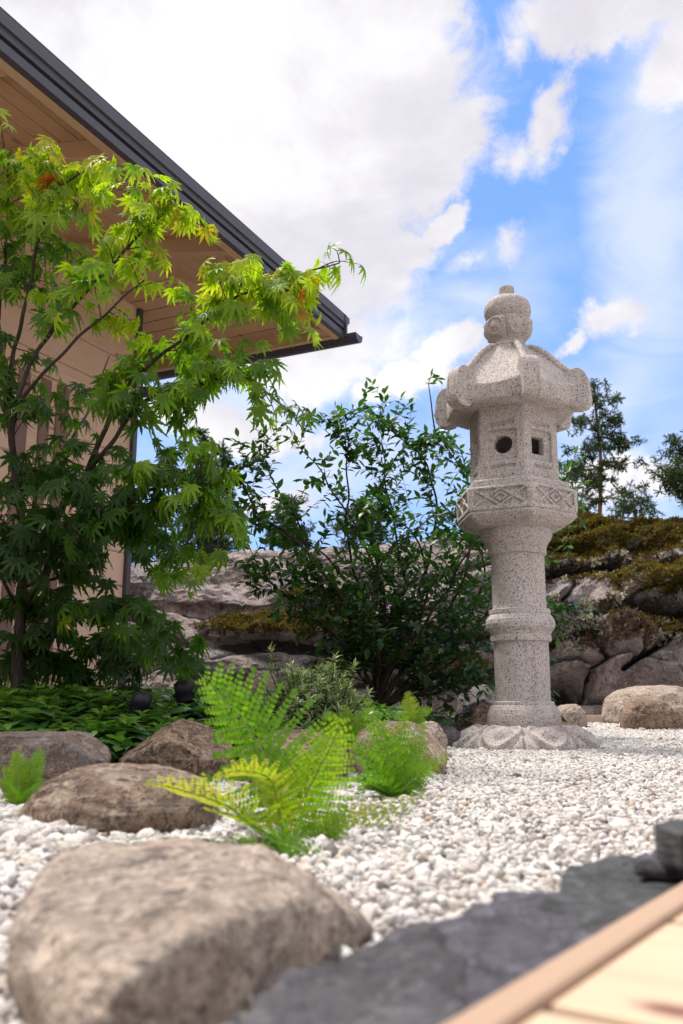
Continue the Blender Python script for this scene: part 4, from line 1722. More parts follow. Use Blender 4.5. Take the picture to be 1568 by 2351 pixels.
rs = np.random.RandomState(21)
pts, scl = [], []
for (ya, yb, sp_, sz) in ((0.30, 1.3, 0.0086, 0.0050), (1.3, 3.2, 0.0078, 0.0046), (3.2, 5.2, 0.0092, 0.0054), (5.2, 8.1, 0.0140, 0.0082)):
    xm = 0.385 * yb + 0.35
    xs = np.arange(-xm, xm, sp_)
    ys = np.arange(ya, yb, sp_)
    X, Y = np.meshgrid(xs, ys)
    X = X.ravel() + rs.uniform(-.5, .5, X.size) * sp_
    Y = Y.ravel() + rs.uniform(-.5, .5, Y.size) * sp_
    k = np.abs(X) < 0.385 * Y + 0.33
    X, Y = X[k], Y[k]
    ins = inside_poly(X, Y, BEDP)
    k = ~(ins & (dist_poly(X, Y, BEDP) > 0.03)) & (Y < rock_base(X) + 0.1) & ~((Y > 6.9) & (X > 0.6) & (X < 3.6))
    X, Y = X[k], Y[k]
    Z = 0.004 + 0.006 * pnoise(np.stack([X * 3, Y * 3, X * 0], -1))
    S = sz * np.exp(rs.normal(0, 0.30, X.size))
    coarse = sstep(-X + 0.02 - 0.0 * Y, 0.0, 0.15) * (1 - sstep(Y, 1.5, 1.9))
    S = S * (1 + 0.55 * coarse * rs.rand(X.size))
    pts.append(np.stack([X, Y, Z - 0.002], -1))
    scl.append(S)
    # a second, sparser layer on top
    k = rs.rand(X.size) < 0.42
    pts.append(np.stack([X[k] + sp_ * .5, Y[k] + sp_ * .3, Z[k] + sz * 0.75], -1))
    scl.append(S[k] * 0.95)
pts = np.vstack(pts)
scl = np.concatenate(scl)
# little heap of larger white pebbles beside the striped stone
hp = []
for _ in range(130):
    q = ground(rs.normal(90, 60), rs.normal(1925, 28), 0)
    hp.append((q.x, q.y, 0.006 + 0.010 * rs.rand()))
hp = np.array(hp)
pts = np.vstack([pts, hp])
scl = np.concatenate([scl, rs.uniform(0.0095, 0.0135, len(hp))])
npt = len(pts)
me = bpy.data.meshes.new('gravel')
me.vertices.add(npt)
me.vertices.foreach_set('co', pts.astype(np.float32).ravel())
a = me.attributes.new('rot', 'FLOAT_VECTOR', 'POINT')
rot = np.stack([rs.normal(0, 0.5, npt), rs.normal(0, 0.5, npt), rs.uniform(0, 6.28, npt)], -1)
a.data.foreach_set('vector', rot.astype(np.float32).ravel())
a = me.attributes.new('scl', 'FLOAT', 'POINT')
a.data.foreach_set('value', scl.astype(np.float32))
a = me.attributes.new('tone', 'FLOAT', 'POINT')
a.data.foreach_set('value', rs.rand(npt).astype(np.float32))
a = me.attributes.new('pick', 'INT', 'POINT')
a.data.foreach_set('value', rs.randint(0, 10, npt).astype(np.int32))
gro = obj('gravel', me, None)
ng = bpy.data.node_groups.new('scatter_gravel', 'GeometryNodeTree')
ng.interface.new_socket('Geometry', in_out='INPUT', socket_type='NodeSocketGeometry')
ng.interface.new_socket('Geometry', in_out='OUTPUT', socket_type='NodeSocketGeometry')
gi = ng.nodes.new('NodeGroupInput')
go = ng.nodes.new('NodeGroupOutput')
mp = ng.nodes.new('GeometryNodeMeshToPoints')
ip = ng.nodes.new('GeometryNodeInstanceOnPoints')
ci = ng.nodes.new('GeometryNodeCollectionInfo')
ci.inputs['Collection'].default_value = pc
ci.inputs['Separate Children'].default_value = True
ci.inputs['Reset Children'].default_value = True


def named(nm, dt):
    n = ng.nodes.new('GeometryNodeInputNamedAttribute')
    n.data_type = dt
    n.inputs['Name'].default_value = nm
    return n.outputs['Attribute']


er = ng.nodes.new('FunctionNodeEulerToRotation')
ng.links.new(named('rot', 'FLOAT_VECTOR'), er.inputs[0])
ng.links.new(gi.outputs[0], mp.inputs['Mesh'])
ng.links.new(mp.outputs[0], ip.inputs['Points'])
ng.links.new(ci.outputs[0], ip.inputs['Instance'])
ip.inputs['Pick Instance'].default_value = True
ng.links.new(named('pick', 'INT'), ip.inputs['Instance Index'])
ng.links.new(er.outputs[0], ip.inputs['Rotation'])
ng.links.new(named('scl', 'FLOAT'), ip.inputs['Scale'])
ng.links.new(ip.outputs[0], go.inputs[0])
md = gro.modifiers.new('scatter', 'NODES')
md.node_group = ng
tag(gro, 'loose white marble gravel', 'gravel', kind='stuff')
print('gravel stones', npt)

# ================================================================== FOLIAGE TOOLS
def frames(axis, nrm):
    """rotation matrices (k,3,3) with columns x, y(axis), z(normal)"""
    y = axis / (np.linalg.norm(axis, axis=1)[:, None] + 1e-9)
    z = nrm - (nrm * y).sum(1)[:, None] * y
    z /= np.linalg.norm(z, axis=1)[:, None] + 1e-9
    x = np.cross(y, z)
    return np.stack([x, y, z], -1)


def scatter_leaves(name, tmpl, pos, axis, nrm, size, tone, mat, parent=None, origin=(0, 0, 0), extra=None):
    """one mesh of many leaves; tmpl = (V, F, edge) or a list of them"""
    if not isinstance(tmpl, list):
        tmpl = [tmpl]
    k = len(pos)
    M = frames(axis, nrm)
    sel = np.arange(k) % len(tmpl)
    Vs, Fs, Ts, Es = [], [], [], []
    base = 0
    for ti, (TV, TF, TE) in enumerate(tmpl):
        ix = np.where(sel == ti)[0]
        if len(ix) == 0:
            continue
        V = np.einsum('kij,nj->kni', M[ix], TV) * size[ix][:, None, None] + pos[ix][:, None, :]
        n = len(TV)
        F = TF[None, :, :] + (np.arange(len(ix)) * n)[:, None, None] + base
        base += n * len(ix)
        Vs.append(V.reshape(-1, 3))
        Fs.append(F.reshape(-1, TF.shape[1]))
        Ts.append(np.repeat(tone[ix], n))
        Es.append(np.tile(TE, len(ix)))
    V = np.vstack(Vs) - np.array(origin)
    me = fast_mesh(name, V, np.vstack(Fs), True, {'tone': np.concatenate(Ts), 'edge': np.concatenate(Es)})
    return obj(name, me, mat, parent)


def palmate(seed=0, lobes=9, deep=0.34, droop=0.28):
    rs = np.random.RandomState(seed)
    angs = np.array([0, 30, -30, 60, -60, 92, -92, 128, -128])[:lobes]
    lens = np.array([1.0, 0.95, 0.95, 0.80, 0.80, 0.56, 0.56, 0.30, 0.30])[:lobes]
    V, F, E = [], [], []
    for a, L in zip(angs, lens):
        L = L * rs.uniform(0.93, 1.05)
        a = math.radians(a + rs.uniform(-3, 3))
        ts = np.array([0.03, 0.20, 0.34, 0.44, 0.53, 0.62, 0.70, 0.78, 0.87, 1.0])
        ws = np.array([0.010, 0.075, 0.098, 0.072, 0.098, 0.058, 0.072, 0.036, 0.036, 0.0]) * (0.75 + 0.35 * L)
        sweep = rs.uniform(-0.06, 0.06)
        b = len(V)
        for t, w in zip(ts, ws):
            r = t * L
            for s in (-1, 0, 1):
                rb = r + (0.035 if s and w > .09 else 0.0) * L
                x = s * w + sweep * t * t
                y = rb
                z = -droop * (r ** 2) + abs(s) * w * 0.32
                X = x * math.cos(a) + y * math.sin(a)
                Y = -x * math.sin(a) + y * math.cos(a)
                V.append((X, Y, z))
                E.append(abs(s) * 1.0)
        n = len(ts)
        for i in range(n - 1):
            for j in range(2):
                q = b + i * 3 + j
                F.append((q, q + 1, q + 4, q + 3))
    return np.array(V), np.array(F), np.array(E)


def ovate(w=0.25, droop=0.15, fold=0.3, n=6, tip=1.6, pos=0.42):
    V, F, E = [], [], []
    for i in range(n + 1):
        t = i / n
        ww = w * (t / pos) ** 0.6 if t < pos else w * max(0, (1 - ((t - pos) / (1 - pos)) ** tip))
        if i == 0:
            ww = w * 0.08
        for s in (-1, 0, 1):
            V.append((s * ww, t, -droop * t * t + abs(s) * ww * fold))
            E.append(abs(s))
    for i in range(n):
        for j in range(2):
            q = i * 3 + j
            F.append((q, q + 1, q + 4, q + 3))
    return np.array(V), np.array(F), np.array(E, float)


MAPLE_L = [palmate(s, 9 if s % 2 else 7, 0.34, (0.08, 0.30, 0.50, 0.18, 0.62, 0.40, 0.25)[s]) for s in range(7)]
OVATE = [ovate(0.235, 0.10, 0.22), ovate(0.26, 0.28, 0.15), ovate(0.21, -0.05, 0.3)]
NARROW = [ovate(0.12, 0.25, 0.35, 4), ovate(0.135, 0.05, 0.3, 4), ovate(0.11, 0.45, 0.3, 4)]
BROAD = [ovate(0.23, 0.30, 0.2, 5, 2.2, 0.62), ovate(0.26, 0.45, 0.15, 5, 2.4, 0.6)]


def unit(v):
    v = np.asarray(v, float)
    return v / (np.linalg.norm(v, axis=-1, keepdims=True) + 1e-9)


def wood_mesh(name, tubes, mat, parent, origin):
    Vs, Fs, b = [], [], 0
    for pts, rad, sides in tubes:
        V, F = tube_arr(pts, rad, sides)
        Vs.append(V)
        Fs.append(F + b)
        b += len(V)
    return obj(name, fast_mesh(name, np.vstack(Vs) - np.array(origin), np.vstack(Fs)), mat, parent)


# ================================================================== JAPANESE MAPLE
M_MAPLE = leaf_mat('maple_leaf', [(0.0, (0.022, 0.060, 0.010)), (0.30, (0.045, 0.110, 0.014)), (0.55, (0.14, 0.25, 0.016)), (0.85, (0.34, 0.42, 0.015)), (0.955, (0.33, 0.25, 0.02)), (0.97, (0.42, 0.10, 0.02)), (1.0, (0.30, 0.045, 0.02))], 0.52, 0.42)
M_MBARK = bark_mat('maple_bark', (0.030, 0.022, 0.018), (0.060, 0.045, 0.036))
M_TWIG = bark_mat('twig_bark', (0.05, 0.035, 0.022), (0.09, 0.06, 0.035))
YM = 2.9
maple_o = at(40, 1648, YM)
maple_o = Vector((maple_o.x, YM, gz(maple_o.x, YM) - 0.01))
maple = empty('maple_tree', maple_o)
tag(maple, 'young green maple tree with finely cut drooping leaves in front of the wooden house', 'tree')
rs = np.random.RandomState(4)


def P3(lst, Y0):
    """(px, py, dY) list -> world points near distance Y0"""
    return [tuple(at(x, y, Y0 + d)) for x, y, d in lst]


branches = [
    ([(40, 1655, 0), (42, 1500, 0.0), (48, 1380, .0), (56, 1280, 0), (50, 1200, .02), (36, 1080, .05), (20, 980, .08), (10, 860, .10), (-5, 740, .1)], 0.0200, 0.007),
    ([(50, 1330, 0), (62, 1250, -.05), (30, 1040, -.12), (38, 930, -.2), (60, 850, -.22), (120, 760, -.25), (215, 655, -.3), (300, 560, -.34), (400, 470, -.36)], 0.0105, 0.003),
    ([(52, 1320, 0), (90, 1250, -.02), (150, 1150, -.05), (200, 1085, -.08), (235, 1000, -.1), (262, 930, -.12), (330, 850, -.18), (430, 770, -.25), (530, 690, -.3), (660, 640, -.34), (780, 600, -.36)], 0.0130, 0.002),
    ([(200, 1085, -.08), (262, 1010, -.14), (320, 930, -.2), (430, 890, -.25), (560, 870, -.25), (640, 930, -.25), (690, 980, -.25)], 0.0085, 0.002),
    ([(55, 1400, 0), (120, 1290, -.1), (230, 1200, -.2), (340, 1130, -.3), (440, 1120, -.35), (490, 1190, -.36), (500, 1280, -.36)], 0.0090, 0.002),
    ([(46, 1470, 0), (110, 1440, -.08), (190, 1410, -.14), (280, 1390, -.2), (360, 1410, -.25), (430, 1475, -.3)], 0.0085, 0.002),
    ([(20, 980, .08), (30, 820, .0), (60, 700, -.06), (85, 560, -.1), (130, 450, -.14), (200, 385, -.18)], 0.0085, 0.0025),
    ([(36, 930, -.2), (110, 850, -.3), (200, 760, -.34), (270, 700, -.38), (330, 640, -.4)], 0.0060, 0.002),
    ([(52, 1260, 0), (100, 1100, .15), (170, 1000, .22), (220, 900, .26), (250, 820, .28)], 0.0070, 0.002),
    ([(44, 1520, 0), (70, 1480, .1), (130, 1500, .15), (220, 1490, .15), (320, 1520, .1)], 0.0060, 0.002),
    ([(42, 1400, 0), (10, 1330, -.1), (-40, 1240, -.16)], 0.0070, 0.003),
    ([(-5, 740, .1), (10, 600, .1), (20, 460, .08), (10, 330, .06)], 0.0070, 0.002),
    ([(52, 1350, 0), (140, 1320, .12), (240, 1240, .2), (330, 1240, .22), (420, 1290, .2)], 0.0070, 0.002),
]
tubes, BP = [], []
for pts, r0, r1 in branches:
    w = bezier(P3(pts, YM), 44)
    w = w + np.stack([pnoise(w * 9 + 1), pnoise(w * 9 + 40), pnoise(w * 9 + 80)], -1) * 0.008
    if pts[0][1] < 1600:
        w[0] = np.array(P3(pts[:1], YM)[0])
    tubes.append((w, np.linspace(r0, r1, 44) * (1 + 0.08 * pnoise(w * 20))*1.0, 10))
    BP.append(w[8:])
BPa = np.vstack(BP)

# clusters (px, py, rx, ry, dY, leaves, tone, hang); tone: yellow young tops, shade of the lower crown painted darker
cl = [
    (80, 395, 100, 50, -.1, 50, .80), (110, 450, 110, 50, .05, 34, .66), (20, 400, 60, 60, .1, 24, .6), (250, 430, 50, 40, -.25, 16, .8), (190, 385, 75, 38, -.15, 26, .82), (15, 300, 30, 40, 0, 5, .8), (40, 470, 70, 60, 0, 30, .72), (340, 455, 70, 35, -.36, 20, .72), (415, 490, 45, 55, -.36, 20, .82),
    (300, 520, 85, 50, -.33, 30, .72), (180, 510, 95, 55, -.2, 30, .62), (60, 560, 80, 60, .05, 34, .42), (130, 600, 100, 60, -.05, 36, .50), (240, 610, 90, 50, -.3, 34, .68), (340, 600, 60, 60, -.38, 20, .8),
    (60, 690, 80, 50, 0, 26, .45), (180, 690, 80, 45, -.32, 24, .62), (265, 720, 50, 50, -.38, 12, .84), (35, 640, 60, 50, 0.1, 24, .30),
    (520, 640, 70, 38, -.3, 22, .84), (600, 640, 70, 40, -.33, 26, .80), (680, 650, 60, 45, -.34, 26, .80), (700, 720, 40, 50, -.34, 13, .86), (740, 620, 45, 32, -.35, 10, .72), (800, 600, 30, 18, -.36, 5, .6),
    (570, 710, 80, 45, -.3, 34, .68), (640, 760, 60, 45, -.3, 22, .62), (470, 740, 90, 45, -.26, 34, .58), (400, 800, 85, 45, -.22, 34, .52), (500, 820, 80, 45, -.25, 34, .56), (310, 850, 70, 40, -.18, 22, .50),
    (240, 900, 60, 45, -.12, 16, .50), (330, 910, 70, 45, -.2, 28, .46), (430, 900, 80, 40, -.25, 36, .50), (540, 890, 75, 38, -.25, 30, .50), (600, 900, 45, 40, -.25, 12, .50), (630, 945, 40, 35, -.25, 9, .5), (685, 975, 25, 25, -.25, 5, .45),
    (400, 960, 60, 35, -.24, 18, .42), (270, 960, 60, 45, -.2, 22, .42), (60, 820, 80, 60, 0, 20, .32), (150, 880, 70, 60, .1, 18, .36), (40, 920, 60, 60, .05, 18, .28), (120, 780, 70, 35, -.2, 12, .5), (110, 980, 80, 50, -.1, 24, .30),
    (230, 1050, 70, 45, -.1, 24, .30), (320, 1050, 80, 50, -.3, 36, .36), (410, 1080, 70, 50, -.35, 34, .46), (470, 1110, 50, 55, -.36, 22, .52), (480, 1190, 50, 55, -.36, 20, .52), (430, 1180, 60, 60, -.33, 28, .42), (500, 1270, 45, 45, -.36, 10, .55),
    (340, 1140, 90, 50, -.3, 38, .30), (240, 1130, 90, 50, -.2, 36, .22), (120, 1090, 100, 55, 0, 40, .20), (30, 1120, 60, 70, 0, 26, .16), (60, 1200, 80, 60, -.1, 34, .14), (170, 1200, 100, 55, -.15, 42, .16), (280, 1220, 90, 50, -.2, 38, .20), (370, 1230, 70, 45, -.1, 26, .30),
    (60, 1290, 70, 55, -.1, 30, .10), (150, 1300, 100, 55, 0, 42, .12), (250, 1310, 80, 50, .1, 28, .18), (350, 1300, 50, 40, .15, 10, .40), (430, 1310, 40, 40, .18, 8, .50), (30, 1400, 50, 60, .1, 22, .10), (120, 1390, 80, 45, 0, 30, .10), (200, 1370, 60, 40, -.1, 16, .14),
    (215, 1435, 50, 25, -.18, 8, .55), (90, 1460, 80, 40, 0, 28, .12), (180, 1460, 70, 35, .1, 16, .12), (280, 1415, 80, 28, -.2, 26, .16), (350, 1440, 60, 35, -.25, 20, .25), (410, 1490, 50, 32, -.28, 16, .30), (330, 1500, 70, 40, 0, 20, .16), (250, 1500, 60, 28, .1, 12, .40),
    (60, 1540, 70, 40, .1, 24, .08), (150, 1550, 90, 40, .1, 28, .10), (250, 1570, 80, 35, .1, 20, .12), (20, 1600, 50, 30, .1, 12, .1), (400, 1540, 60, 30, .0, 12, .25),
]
pos, axs, nrm, siz, ton = [], [], [], [], []
for (px, py, rx, ry, dY, nl, tn) in cl:
    c = np.array(at(px, py, YM + dY))
    k = YM / FPX
    nb = max(2, nl // 6)
    d = np.linalg.norm(BPa - c, axis=1)
    # roots on a nearby branch, rather below/inside than outside
    order = np.argsort(d + rs.rand(len(d)) * 0.12)
    per = int(math.ceil(nl * (1.3 if py < 560 else (1.18 if py > 1050 else 1.0)) / nb))
    for b_ in range(nb):
        root = BPa[order[b_ % 6]]
        tip = c + np.array([rs.uniform(-1, 1) * rx * k * 1.1, rs.uniform(-1, 1) * 0.13, rs.uniform(-.8, .9) * ry * k])
        out = unit(tip - root)
        L = np.linalg.norm(tip - root)
        mid = (root + tip) / 2 + np.array([0, 0, 0.06 * L + 0.01])
        q = bezier([root, mid, tip], 12)
        q = q + np.stack([pnoise(q * 25 + 1), pnoise(q * 25 + 40), pnoise(q * 25 + 80)], -1) * 0.010 * np.linspace(0, 1, 12)[:, None]
        tubes.append((q, np.linspace(0.0022 if L < .3 else .0032, 0.0008, 12), 5))
        tg = unit(np.gradient(q, axis=0))
        for j in range(per):
            u = 1 - (j / per) * min(1.0, 0.26 / max(L, .05)) if j else 1.0
            ii = int(round(u * 11))
            p0 = q[ii]
            sd_ = unit(np.cross(tg[ii], [0, 0, 1.0])) * (1 if j % 2 else -1)
            if j == 0:
                dirn = unit(tg[ii] + [0, 0, -.3])
            else:
                dirn = unit(tg[ii] * 0.5 + sd_ * rs.uniform(.5, 1.1) + rs.normal(0, .25, 3) + [0, 0, .1])
            pl = rs.uniform(0.018, 0.038)
            p1 = p0 + dirn * pl
            tubes.append((np.array([p0, (p0 + p1) / 2 + [0, 0, .003], p1]), np.array([.0008, .0007, .0006]), 4))
            ax = unit(dirn * rs.uniform(.25, .8) + np.array([0, 0, -rs.uniform(.55, 1.4)]) + rs.normal(0, .25, 3))
            # blade faces up and outwards
            nn_ = unit(np.array([0, 0, 1.0]) + dirn * rs.uniform(.3, 1.2) + rs.normal(0, .45, 3))
            pos.append(p1)
            axs.append(ax)
            nrm.append(nn_)
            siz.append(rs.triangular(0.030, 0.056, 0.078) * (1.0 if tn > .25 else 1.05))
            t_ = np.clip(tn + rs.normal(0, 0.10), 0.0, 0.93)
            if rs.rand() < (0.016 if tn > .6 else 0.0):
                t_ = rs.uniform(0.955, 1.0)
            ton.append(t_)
print('maple leaves', len(pos))
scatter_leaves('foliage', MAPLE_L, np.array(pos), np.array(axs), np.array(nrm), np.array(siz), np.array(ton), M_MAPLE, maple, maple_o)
tk = wood_mesh('trunk', tubes[:1], M_MBARK, maple, maple_o)
for t_ in tubes[1:len(branches)]:
    wood_mesh('branch', [t_], M_MBARK, maple, maple_o)
wood_mesh('twigs', tubes[len(branches):], M_TWIG, maple, maple_o)['kind'] = 'stuff'

# ================================================================== SHRUB BEHIND THE LANTERN
M_SHRUB = leaf_mat('shrub_leaf', [(0.0, (0.014, 0.045, 0.010)), (0.45, (0.030, 0.085, 0.016)), (0.8, (0.065, 0.150, 0.018)), (1.0, (0.12, 0.22, 0.02))], 0.32, 0.34, spec=0.5)
M_SBARK = bark_mat('shrub_bark', (0.022, 0.015, 0.011), (0.055, 0.036, 0.026))
YS = 3.85
so_ = at(872, 1612, YS)
shrub_o = Vector((so_.x, YS, gz(so_.x, YS)))
shrub = empty('shrub', shrub_o)
tag(shrub, 'large spreading dark green shrub with many thin stems, between the maple and the lantern', 'shrub')
rs = np.random.RandomState(11)
stems = [
    [(870, 1620, 0), (850, 1540, 0), (800, 1450, -.05), (740, 1340, -.1), (680, 1200, -.1), (620, 1090, -.1), (605, 1000, -.1)],
    [(872, 1620, 0), (860, 1520, 0), (845, 1400, .05), (800, 1250, .1), (795, 1100, .1), (800, 1000, .1), (790, 950, .1)],
    [(874, 1620, 0), (880, 1500, 0), (880, 1350, 0), (800, 1180, 0), (730, 1080, 0), (680, 1010, 0)],
    [(876, 1620, 0), (920, 1540, 0), (1000, 1450, .05), (1060, 1340, .08), (1085, 1220, .1), (1075, 1120, .1), (1030, 1030, .1), (1000, 990, .1)],
    [(876, 1620, 0), (910, 1560, 0), (960, 1440, -.1), (980, 1330, -.15), (960, 1250, -.18), (900, 1180, -.2), (860, 1130, -.2)],
    [(878, 1620, 0), (940, 1570, .1), (1040, 1480, .2), (1110, 1330, .25), (1090, 1200, .3), (1060, 1050, .3), (1010, 970, .3)],
    [(866, 1620, 0), (820, 1520, -.1), (740, 1440, -.2), (660, 1370, -.25), (600, 1300, -.28), (560, 1240, -.3)],
    [(868, 1620, 0), (850, 1490, .1), (820, 1380, .2), (740, 1270, .2), (640, 1200, .2), (570, 1130, .2)],
    [(878, 1620, 0), (950, 1590, -.05), (1030, 1560, -.05), (1080, 1500, -.05), (1120, 1440, .0)],
    [(874, 1620, 0), (900, 1480, .15), (930, 1330, .2), (900, 1180, .2), (880, 1060, .2), (850, 990, .2)],
    [(874, 1620, 0), (920, 1480, .2), (980, 1300, .3), (1000, 1150, .3), (960, 1040, .3), (880, 980, .3), (800, 945, .3)],
    [(878, 1620, 0), (960, 1540, .2), (1080, 1450, .3), (1180, 1330, .35), (1260, 1230, .35), (1290, 1130, .35), (1285, 1075, .35)],
    [(878, 1620, 0), (960, 1570, .15), (1080, 1500, .25), (1190, 1420, .28), (1270, 1400, .28), (1330, 1430, .28)],
    [(878, 1620, 0), (980, 1590, .1), (1100, 1560, .15), (1200, 1550, .2), (1262, 1580, .2)],
    [(866, 1620, 0), (830, 1560, 0), (790, 1500, 0), (770, 1420, 0), (700, 1330, 0), (600, 1290, 0)],
    [(870, 1620, 0), (870, 1540, -.1), (850, 1430, -.2), (870, 1320, -.25), (920, 1240, -.28), (1000, 1180, -.3)],
    [(870, 1620, 0), (900, 1530, -.1), (1000, 1400, -.15), (1060, 1290, -.15), (1110, 1180, -.1), (1090, 1080, -.1)],
    [(850, 1540, 0), (780, 1380, -.1), (690, 1250, -.15), (600, 1180, -.2), (555, 1090, -.2), (560, 1070, -.2)],
    [(1290, 1130, .35), (1310, 1170, .34), (1335, 1200, .33)],
    [(1000, 990, .1), (992, 930, .1), (985, 890, .1), (990, 868, .1)],
    [(870, 1620, 0), (880, 1450, .05), (860, 1290, .1), (840, 1180, .1), (920, 1040, .1), (1000, 1020, .1)],
]
tubes, pos, axs, nrm, siz, ton = [], [], [], [], [], []


def leafy_twig(q, step, size, tone, spread=0.8, first=0.15, cup=0.4):
    """opposite leaves along polyline q"""
    seg = np.linalg.norm(np.diff(q, axis=0), axis=1)
    s = np.concatenate([[0], np.cumsum(seg)])
    L = s[-1]
    tg = unit(np.gradient(q, axis=0))
    x = L * first
    flip = 0
    while x < L:
        p = np.array([np.interp(x, s, q[:, i]) for i in range(3)])
        t = unit(np.array([np.interp(x, s, tg[:, i]) for i in range(3)]))
        flip ^= 1
        a = unit(np.cross(t, [0.01, 0.02, 1.0]))
        bb = np.cross(t, a)
        sdv_ = a if flip else unit(a * .5 + bb * .6)
        for sg in (-1, 1):
            ax = unit(t * rs.uniform(.3, .7) + sdv_ * sg * spread + rs.normal(0, .25, 3) + [0, 0, -.15])
            pos.append(p)
            axs.append(ax)
            nrm.append(unit(np.array([0, 0, 1.0]) + t * .3 + rs.normal(0, cup, 3)))
            siz.append(size * rs.uniform(.6, 1.25))
            ton.append(np.clip(tone + rs.normal(0, .13), 0, 1))
        x += step * rs.uniform(.7, 1.3)
    pos.append(q[-1])
    axs.append(tg[-1])
    nrm.append(unit(np.array([0, 0, 1.0]) + rs.normal(0, .3, 3)))
    siz.append(size)
    ton.append(np.clip(tone + .1, 0, 1))


ns = len(stems)
for si, st_ in enumerate(stems):
    w = bezier(P3(st_, YS), 50)
    w = w + np.stack([pnoise(w * 6 + 1 + si), pnoise(w * 6 + 40), pnoise(w * 6 + 80)], -1) * 0.02
    w[0] = P3(st_[:1], YS)[0]
    L = np.linalg.norm(np.diff(w, axis=0), axis=1).sum()
    tubes.append((w, np.linspace(0.0095 if len(st_) > 4 else .004, 0.0012, 50), 7))
    top = w[-1][2]
    leafy_twig(w[34:], 0.040, 0.046, 0.42, first=0.0)
    ntw = int(L * 25) if len(st_) > 4 else 1
    for j in range(ntw):
        u = 0.12 + .85 * rs.beta(1.15, 1.25)
        i_ = int(u * 49)
        t = unit(w[min(i_ + 1, 49)] - w[i_ - 1])
        side = unit(rs.normal(0, 1, 3) * [1.3, .9, .4])
        dirn = unit(t * rs.uniform(.3, .9) + side * .8 + [0, 0, .18])
        tl = rs.uniform(.08, .26) * (1.2 - .5 * u)
        q = bezier([w[i_], w[i_] + dirn * tl * .5, w[i_] + dirn * tl + [0, 0, -.02]], 8)
        tubes.append((q, np.linspace(.0018, .0007, 8), 4))
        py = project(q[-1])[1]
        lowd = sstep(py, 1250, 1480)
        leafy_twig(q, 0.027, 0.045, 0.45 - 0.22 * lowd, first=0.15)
        if rs.rand() < .45:
            k_ = rs.randint(3, 7)
            d2 = unit(dirn + rs.normal(0, .7, 3))
            q2 = bezier([q[k_], q[k_] + d2 * .05, q[k_] + d2 * .10], 6)
            tubes.append((q2, np.linspace(.0012, .0006, 6), 4))
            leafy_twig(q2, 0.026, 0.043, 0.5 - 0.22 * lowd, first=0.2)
print('shrub leaves', len(pos))
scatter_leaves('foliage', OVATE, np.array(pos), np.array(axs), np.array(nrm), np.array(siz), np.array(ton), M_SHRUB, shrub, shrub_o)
big = [t for t in tubes if t[2] == 7]
for t_ in big:
    wood_mesh('stem', [t_], M_SBARK, shrub, shrub_o)
wood_mesh('twigs', [t for t in tubes if t[2] != 7], M_SBARK, shrub, shrub_o)['kind'] = 'stuff'

# ================================================================== VARIEGATED ANDROMEDA
M_PIERIS = leaf_mat('andromeda_leaf', [(0.0, (0.045, 0.095, 0.030)), (0.6, (0.085, 0.16, 0.042)), (0.86, (0.16, 0.21, 0.06)), (0.93, (0.33, 0.20, 0.10)), (1.0, (0.38, 0.12, 0.07))], 0.22, 0.35, edge=(0.52, 0.56, 0.34), spec=0.5)
YP = 2.75
po_ = at(722, 1690, YP)
po_ = Vector((po_.x, YP, gz(po_.x, YP)))
pier = empty('andromeda_bush', po_)
tag(pier, 'low dense andromeda bush with cream edged leaves and reddish tips, behind the ferns', 'shrub')
rs = np.random.RandomState(23)
tubes, pos, axs, nrm, siz, ton = [], [], [], [], [], []
heads = []
kk_ = YP / FPX
for i_ in range(330):
    th_ = rs.uniform(0, 6.283)
    ph = math.acos(rs.uniform(-0.05, 1))
    rr_ = 0.88 + 0.12 * rs.rand()
    bump_ = 1 + 0.12 * math.sin(th_ * 3) + 0.08 * math.sin(th_ * 5 + ph * 4)
    heads.append((po_.x + 128 * kk_ * math.sin(ph) * math.cos(th_) * rr_ * bump_, YP + 0.16 * math.sin(ph) * math.sin(th_) * rr_, po_.z + 0.005 + 0.205 * math.cos(ph) * rr_ * bump_, 0.5, 0))
for (x, y, tn) in ((622, 1492, .95), (618, 1535, .6), (668, 1530, .93), (655, 1540, .6), (770, 1510, .70), (812, 1530, .80), (748, 1535, .75), (700, 1545, .8), (780, 1580, .93), (735, 1560, .94), (640, 1570, .6), (845, 1590, .7), (600, 1560, .6)):
    p = at(x, y, YP - .05)
    heads.append((p.x, p.y, p.z, tn, 1))
